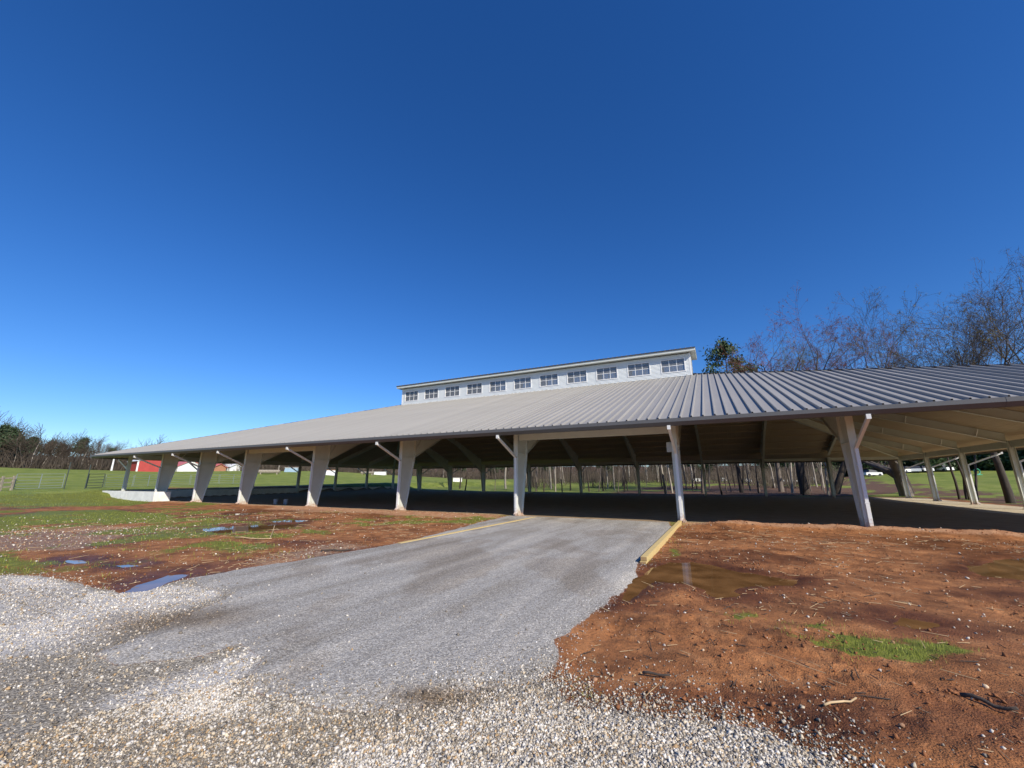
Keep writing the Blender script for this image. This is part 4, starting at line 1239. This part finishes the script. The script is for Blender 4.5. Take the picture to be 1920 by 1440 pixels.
# evergreen hedge masses beyond the right pasture
rh = random.Random(4)
hb = proto_pine(97, 6.5, .2, M_EVERG, .06, 3.2, 60, .40, 18, .6)
for i in range(16):
    place_tree('dark evergreen of the hedge beyond the lit pasture', 1560 + i * 30 + rh.uniform(-8, 8), rh.uniform(126, 140), hb, rh.uniform(0, 6), rh.uniform(5.5, 8.5), 'evergreen_tree', 'evergreens beyond the pasture')
# low evergreen bushes in the grove
# ------------------------------------------------------------------ loose stone, clods, straw, grass
def ico():
    t = (1 + 5 ** .5) / 2
    v = np.array([(-1, t, 0), (1, t, 0), (-1, -t, 0), (1, -t, 0), (0, -1, t), (0, 1, t), (0, -1, -t), (0, 1, -t), (t, 0, -1), (t, 0, 1), (-t, 0, -1), (-t, 0, 1)], float)
    v /= np.linalg.norm(v[0])
    f = np.array([(0, 11, 5), (0, 5, 1), (0, 1, 7), (0, 7, 10), (0, 10, 11), (1, 5, 9), (5, 11, 4), (11, 10, 2), (10, 7, 6), (7, 1, 8), (3, 9, 4), (3, 4, 2), (3, 2, 6), (3, 6, 8), (3, 8, 9), (4, 9, 5), (2, 4, 11), (6, 2, 10), (8, 6, 7), (9, 8, 1)])
    return v, f
OCT_V = np.array([(1, 0, 0), (-1, 0, 0), (0, 1, 0), (0, -1, 0), (0, 0, 1), (0, 0, -1)], float)
OCT_F = np.array([(0, 2, 4), (2, 1, 4), (1, 3, 4), (3, 0, 4), (2, 0, 5), (1, 2, 5), (3, 1, 5), (0, 3, 5)])
def scatter_mesh(name, XY, Z, size, col, m, base='ico', squash=(.55, .95), seed=0, smooth=False):
    g = np.random.default_rng(seed); n = len(XY)
    bv, bf = ico() if base == 'ico' else (OCT_V, OCT_F)
    nv = len(bv); nvar = 12
    var = np.stack([bv * g.uniform(.5, 1.3, (nv, 1)) for _ in range(nvar)])
    V = var[g.integers(0, nvar, n)]
    sc = np.stack([size * g.uniform(.8, 1.35, n), size * g.uniform(.7, 1.0, n), size * g.uniform(*squash, n)], -1)
    V = V * sc[:, None, :]
    # random tumble
    q = g.normal(size=(n, 4)); q[:, 1:3] *= .45; q /= np.linalg.norm(q, axis=1, keepdims=True)
    w, x, y, z = q.T
    R = np.stack([np.stack([1 - 2 * (y * y + z * z), 2 * (x * y - z * w), 2 * (x * z + y * w)], -1), np.stack([2 * (x * y + z * w), 1 - 2 * (x * x + z * z), 2 * (y * z - x * w)], -1), np.stack([2 * (x * z - y * w), 2 * (y * z + x * w), 1 - 2 * (x * x + y * y)], -1)], 1)
    V = np.einsum('nij,nkj->nki', R, V)
    V[:, :, 0] += XY[:, 0:1]; V[:, :, 1] += XY[:, 1:2]; V[:, :, 2] += (Z + size * .32)[:, None]
    F = (np.arange(n) * nv)[:, None, None] + bf[None]
    c = None if col is None else np.repeat(col, nv, 0)
    return mesh_np(name, V.reshape(-1, 3), F.reshape(-1, 3), m, col=c, smooth=smooth)
def wedge(n, r0, r1, g, p=2.0, half=.98):
    """points in the ground wedge before the camera, area-uniform for p = 2"""
    r = (g.random(n) * (r1 ** p - r0 ** p) + r0 ** p) ** (1 / p); t = g.uniform(-half, half, n)
    return r * np.sin(t), r * np.cos(t)
def stuff(name, me, label):
    o = obj(name, me); o['kind'] = 'stuff'; o['label'] = label; return o
G = np.random.default_rng(3)
# coarse pale gravel, spilling a little past its edges
def spill(x, y, poly, w): return np.exp(np.minimum(wsdf(x, y, poly, .25, 1.4, 5), 0) / w)
def gravel_colour(mk, n_):
    u = G.random(n_)[:, None]
    pal = np.array([(.58, .545, .49), (.52, .44, .33), (.42, .29, .16), (.24, .21, .175), (.70, .675, .64), (.20, .18, .155)])
    wgt = np.stack([.32 + .3 * mk['white'], .22 + .15 * mk['tan'], .08 + .18 * mk['tan'] * (1 - .5 * mk['white']), .34 * (1 - mk['white']) + .04, .12 + .35 * mk['white'], .18 * (1 - mk['white']) + .02], -1)
    wgt /= wgt.sum(1, keepdims=True); pick = (wgt.cumsum(1) < u).sum(1).clip(0, 5)
    return pal[pick] * G.uniform(.72, 1.15, (n_, 1))
for (cnt, q0, q1, kind, sd_) in ((230000, 2.3, 4.6, 'oct', 1), (190000, 4.6, 12.5, 'oct', 12)):
    x, y = wedge(cnt, q0, q1, G, 1.5)
    mk = masks(x, y)
    pr = np.clip(mk['gravel'] * (.5 + .4 * mk['white']), 0, 1) + .25 * spill(x, y, GRAVEL, .10) * (mk['gravel'] < .5) + .05 * spill(x, y, GRAVEL, .5) * (mk['gravel'] < .5)
    ondrive = np.exp(-np.maximum(wsdf(x, y, DRIVE, .16, 1.1, 3), 0) / .13)
    pr = np.where(mk['drive'] > .3, np.minimum(pr, .35 * ondrive + .006), pr)
    keep = (G.random(len(x)) < pr) & (mk['pud'] < .0)
    x, y = x[keep], y[keep]; mk = {k: v[keep] for k, v in mk.items()}; n_ = len(x)
    size = G.gamma(4, .0020, n_).clip(.0035, .02) * (1 + .1 * (q0 > 4))
    stuff('gravel', scatter_mesh('gravel', np.stack([x, y], -1), gz(x, y), size, gravel_colour(mk, n_) * np.array([[1, .97, .91]]) * (1 - mk['stain'][:, None] * np.array([[.42, .52, .62]])), M_ROCK, kind, seed=sd_), 'loose white and tan gravel across the mouth of the drive' if sd_ == 1 else 'white gravel spread along the muddy verge')
# crushed grey stone on the drive, coarser and paler along its edges
x, y = wedge(230000, 2.8, 17, G, 1.2)
mk = masks(x, y)
sd0 = wsdf(x, y, DRIVE, 0, 0, 0); edge_ = sm(.9, 0, np.abs(sd0)) * sm(-2.5, .5, x)
pr = np.clip(mk['drive'] * (.36 + .5 * edge_), 0, 1) + .22 * spill(x, y, DRIVE, .16) * (mk['drive'] < .5) * (mk['floor'] < .1)
keep = (G.random(len(x)) < pr) & (mk['pud'] < .0)
stn = mk['stain'][keep][:, None]; x, y, e_ = x[keep], y[keep], edge_[keep]; n_ = len(x)
g_ = G.choice([.19, .28, .37, .47, .62], n_, p=[.22, .28, .26, .16, .08])[:, None] * G.uniform(.85, 1.15, (n_, 1)) * (1 + .35 * e_[:, None])
stuff('crushed_stone', scatter_mesh('crushed_stone', np.stack([x, y], -1), gz(x, y) - .003, G.uniform(.004, .0085, n_) * (1 + .6 * e_ * G.random(n_)), g_ * np.array([[1.0, .95, .87]]) * (1 - stn * np.array([[.42, .52, .62]])), M_ROCK, 'oct', seed=2), 'fine grey crushed stone of the drive')
# pebbles sprinkled over the red soil, thicker on the pebbly strips
x, y = wedge(42000, 3, 30, G, 1.1)
mk = masks(x, y)
pr = .10 + .75 * mk['peb'] + .25 * sm(.55, .7, fbm(x * .8, y * .8, 201))
keep = (G.random(len(x)) < pr) & (mk['drive'] < .2) & (mk['gravel'] < .3) & (mk['floor'] < .2) & (mk['pud'] < -.05) & (mk['pasture'] < .3)
x, y = x[keep], y[keep]; n_ = len(x); d_ = np.hypot(x, y)
pal2 = np.array([(.66, .60, .50), (.55, .42, .28), (.36, .20, .11), (.45, .40, .34)])
colr = pal2[G.integers(0, 4, n_)] * G.uniform(.8, 1.15, (n_, 1))
stuff('pebbles', scatter_mesh('pebbles', np.stack([x, y], -1), gz(x, y), G.gamma(2.5, .0032, n_).clip(.003, .02) * (1 + d_ * .03), colr, M_ROCK, 'ico', seed=3), 'scattered pale pebbles on the red soil')
# clods of red clay
x, y = wedge(110000, 3, 24, G, 1.0)
mk = masks(x, y); a_, b_ = ab(x, y)
pr = .14 + .8 * sm(.42, .62, fbm(x * .7, y * .7, 76)) * sm(.35, .6, fbm(x * 2.5, y * 2.5, 78)) + 1.5 * np.exp(-((x - 2.45) ** 2 + (y - 6.5) ** 2) / .15) + .6 * np.exp(-((b_ + .75) / .4) ** 2) + np.exp(-(((x - 7.3) / .9) ** 2 + ((y - 15.6) / .6) ** 2))
keep = (G.random(len(x)) < pr) & (mk['drive'] < .1) & (mk['gravel'] < .2) & (mk['floor'] < .2) & (mk['pud'] < -.08) & (mk['pasture'] < .3)
x, y = x[keep], y[keep]; n_ = len(x); d_ = np.hypot(x, y)
stuff('clay_clods', scatter_mesh('clay_clods', np.stack([x, y], -1), gz(x, y), G.gamma(1.3, .0046, n_).clip(.0015, .026) * (1 + d_ * .02) - 0, None, M_CLOD, 'oct', squash=(.4, .75), seed=4), 'crumbled clods of red clay')
# straw and chips
def slivers(name, x, y, L_, w, m, label, seed, lift=.012):
    g = np.random.default_rng(seed); n = len(x); t = g.uniform(0, math.pi, n); z = gz(x, y) + lift
    w = np.broadcast_to(np.asarray(w, float), n)
    dx, dy = np.cos(t) * L_ / 2, np.sin(t) * L_ / 2; tz = g.normal(0, .12, n) * L_
    seg = np.stack([x - dx, y - dy, z - tz * .5, x + dx, y + dy, z + np.abs(tz) * .6, w, w * .6], -1)
    return stuff(name, segs_to_mesh(name, seg, m, 4), label)
x, y = wedge(9000, 3.2, 26, G, 1.1)
mk = masks(x, y); keep = (G.random(len(x)) < .16 + .6 * sm(.5, .65, fbm(x * .5, y * .5, 301))) & (mk['drive'] < .1) & (mk['gravel'] < .15) & (mk['floor'] < .2) & (mk['pud'] < 0) & (mk['pasture'] < .4)
x, y = x[keep], y[keep]; n_ = len(x); d_ = np.hypot(x, y)
slivers('straw_litter', x, y, G.gamma(2, .045, n_).clip(.03, .5) * (1 + d_ * .04), .0022 * (1 + d_ * .09), M_STRAW, 'dry straw and wood chips on the mud', 7)
x, y = wedge(2600, 3.2, 14, G, 1.1)
mk = masks(x, y); keep = (G.random(len(x)) < .3) & (mk['drive'] < .1) & (mk['gravel'] < .15) & (mk['pud'] < -.05) & (x > .5)
x, y = x[keep], y[keep]; n_ = len(x)
slivers('bark_litter', x, y, G.gamma(2, .035, n_).clip(.03, .3), .005, M_STICK, 'dark twigs and bark scraps on the mud', 8)
# grass blades
def blades(name, x, y, h, label, seed, spread=.35, c0=(.17, .21, .012), c1=(.34, .36, .06)):
    g = np.random.default_rng(seed); n = len(x); z = gz(x, y) - .005
    t = g.uniform(0, 2 * math.pi, n); w = h * .045; ln = h * g.uniform(.1, spread, n) * 1.6; lt = g.uniform(0, 2 * math.pi, n)
    P = np.stack([x, y, z], -1); s = np.stack([np.cos(t) * w, np.sin(t) * w, 0 * t], -1)
    l = np.stack([np.cos(lt) * ln, np.sin(lt) * ln, h], -1); mid = P + l * np.array([.4, .4, .6])
    V = np.stack([P - s, P + s, mid + s * .8, P + l, mid - s * .8], 1).reshape(-1, 3)
    b0 = np.arange(n) * 5
    F = np.concatenate([np.stack([b0, b0 + 1, b0 + 2, b0 + 4], -1), np.stack([b0 + 4, b0 + 2, b0 + 3, b0 + 3], -1)])
    k = g.random((n, 1)); c = np.array([c0]) * (1 - k) + np.array([c1]) * k
    # the tip faces as triangles
    me = bpy.data.meshes.new(name)
    tri = np.concatenate([np.stack([b0, b0 + 1, b0 + 2], -1), np.stack([b0, b0 + 2, b0 + 4], -1), np.stack([b0 + 4, b0 + 2, b0 + 3], -1)])
    return stuff(name, mesh_np(name, V, tri, M_BLADE, col=np.repeat(c, 5, 0)), label)
x, y = wedge(90000, 3.3, 7.5, G, 1.4)
mk = masks(x, y); keep = (G.random(len(x)) < mk['grass'] ** 1.1) & (x > .2) & (mk['pud'] < -.02)
x, y = x[keep], y[keep]
blades('grass', x, y, G.uniform(.012, .048, len(x)), 'bright green grass tufts growing in the red mud', 1)
x, y = wedge(120000, 7.5, 32, G, 1.3)
mk = masks(x, y); keep = (G.random(len(x)) < .6 * mk['grass']) & (mk['pud'] < -.02) & (mk['floor'] < .1)
x, y = x[keep], y[keep]
blades('grass', x, y, G.uniform(.03, .09, len(x)), 'short sparse grass over the mud beside the drive', 2)
x, y = wedge(70000, 26, 60, G, 1.3, 1.0)
mk = masks(x, y); a_, b_ = ab(x, y); keep = (G.random(len(x)) < .8 * np.maximum(mk['grass'], mk['pasture'])) & (a_ < -30) & (mk['floor'] < .05)
x, y = x[keep], y[keep]
blades('grass', x, y, G.uniform(.06, .16, len(x)), 'green grass on the bank by the retaining wall and gates', 3, c0=(.14, .18, .022), c1=(.25, .28, .055))

# sticks lying on the mud
def stick(label, p, q, r, m=M_STICK, h0=.02, h1=.02):
    n = 6; pts = []
    for i in range(n):
        t = i / (n - 1); xx = p[0] + (q[0] - p[0]) * t; yy = p[1] + (q[1] - p[1]) * t
        pts.append((xx, yy, float(gz(np.array([xx]), np.array([yy]))[0]) + r * .7 + (h0 * (1 - t) + h1 * t) + .008 * math.sin(7 * t)))
    o = MB().tube(pts, [r * (1 - .35 * i / n) for i in range(n)], 7).build('stick', m, None, True)
    tag(o, label, 'stick')
stick('thick dark stick lying alone on the bare clay', (3.47, 3.60), (3.60, 3.34), .016, h0=.0, h1=.035)
stick('long pale stick propped over the edge of the sky-blue puddle', (-7.9, 14.2), (-7.1, 12.6), .012, M_STRAW, .25, .01)
stick('pale curved stick lying before the sky-blue puddle', (-8.2, 12.7), (-7.0, 12.5), .016, M_STRAW)
stick('dark branch end lying on the pebbly strip beside the drive', (-4.6, 10.4), (-3.9, 10.5), .02)
stick('short pale stick beside the white gravel edge', (2.3, 3.45), (2.62, 3.55), .009, M_STRAW)
stick('short dark stick under the grass patch', (1.15, 4.05), (1.35, 3.95), .012)
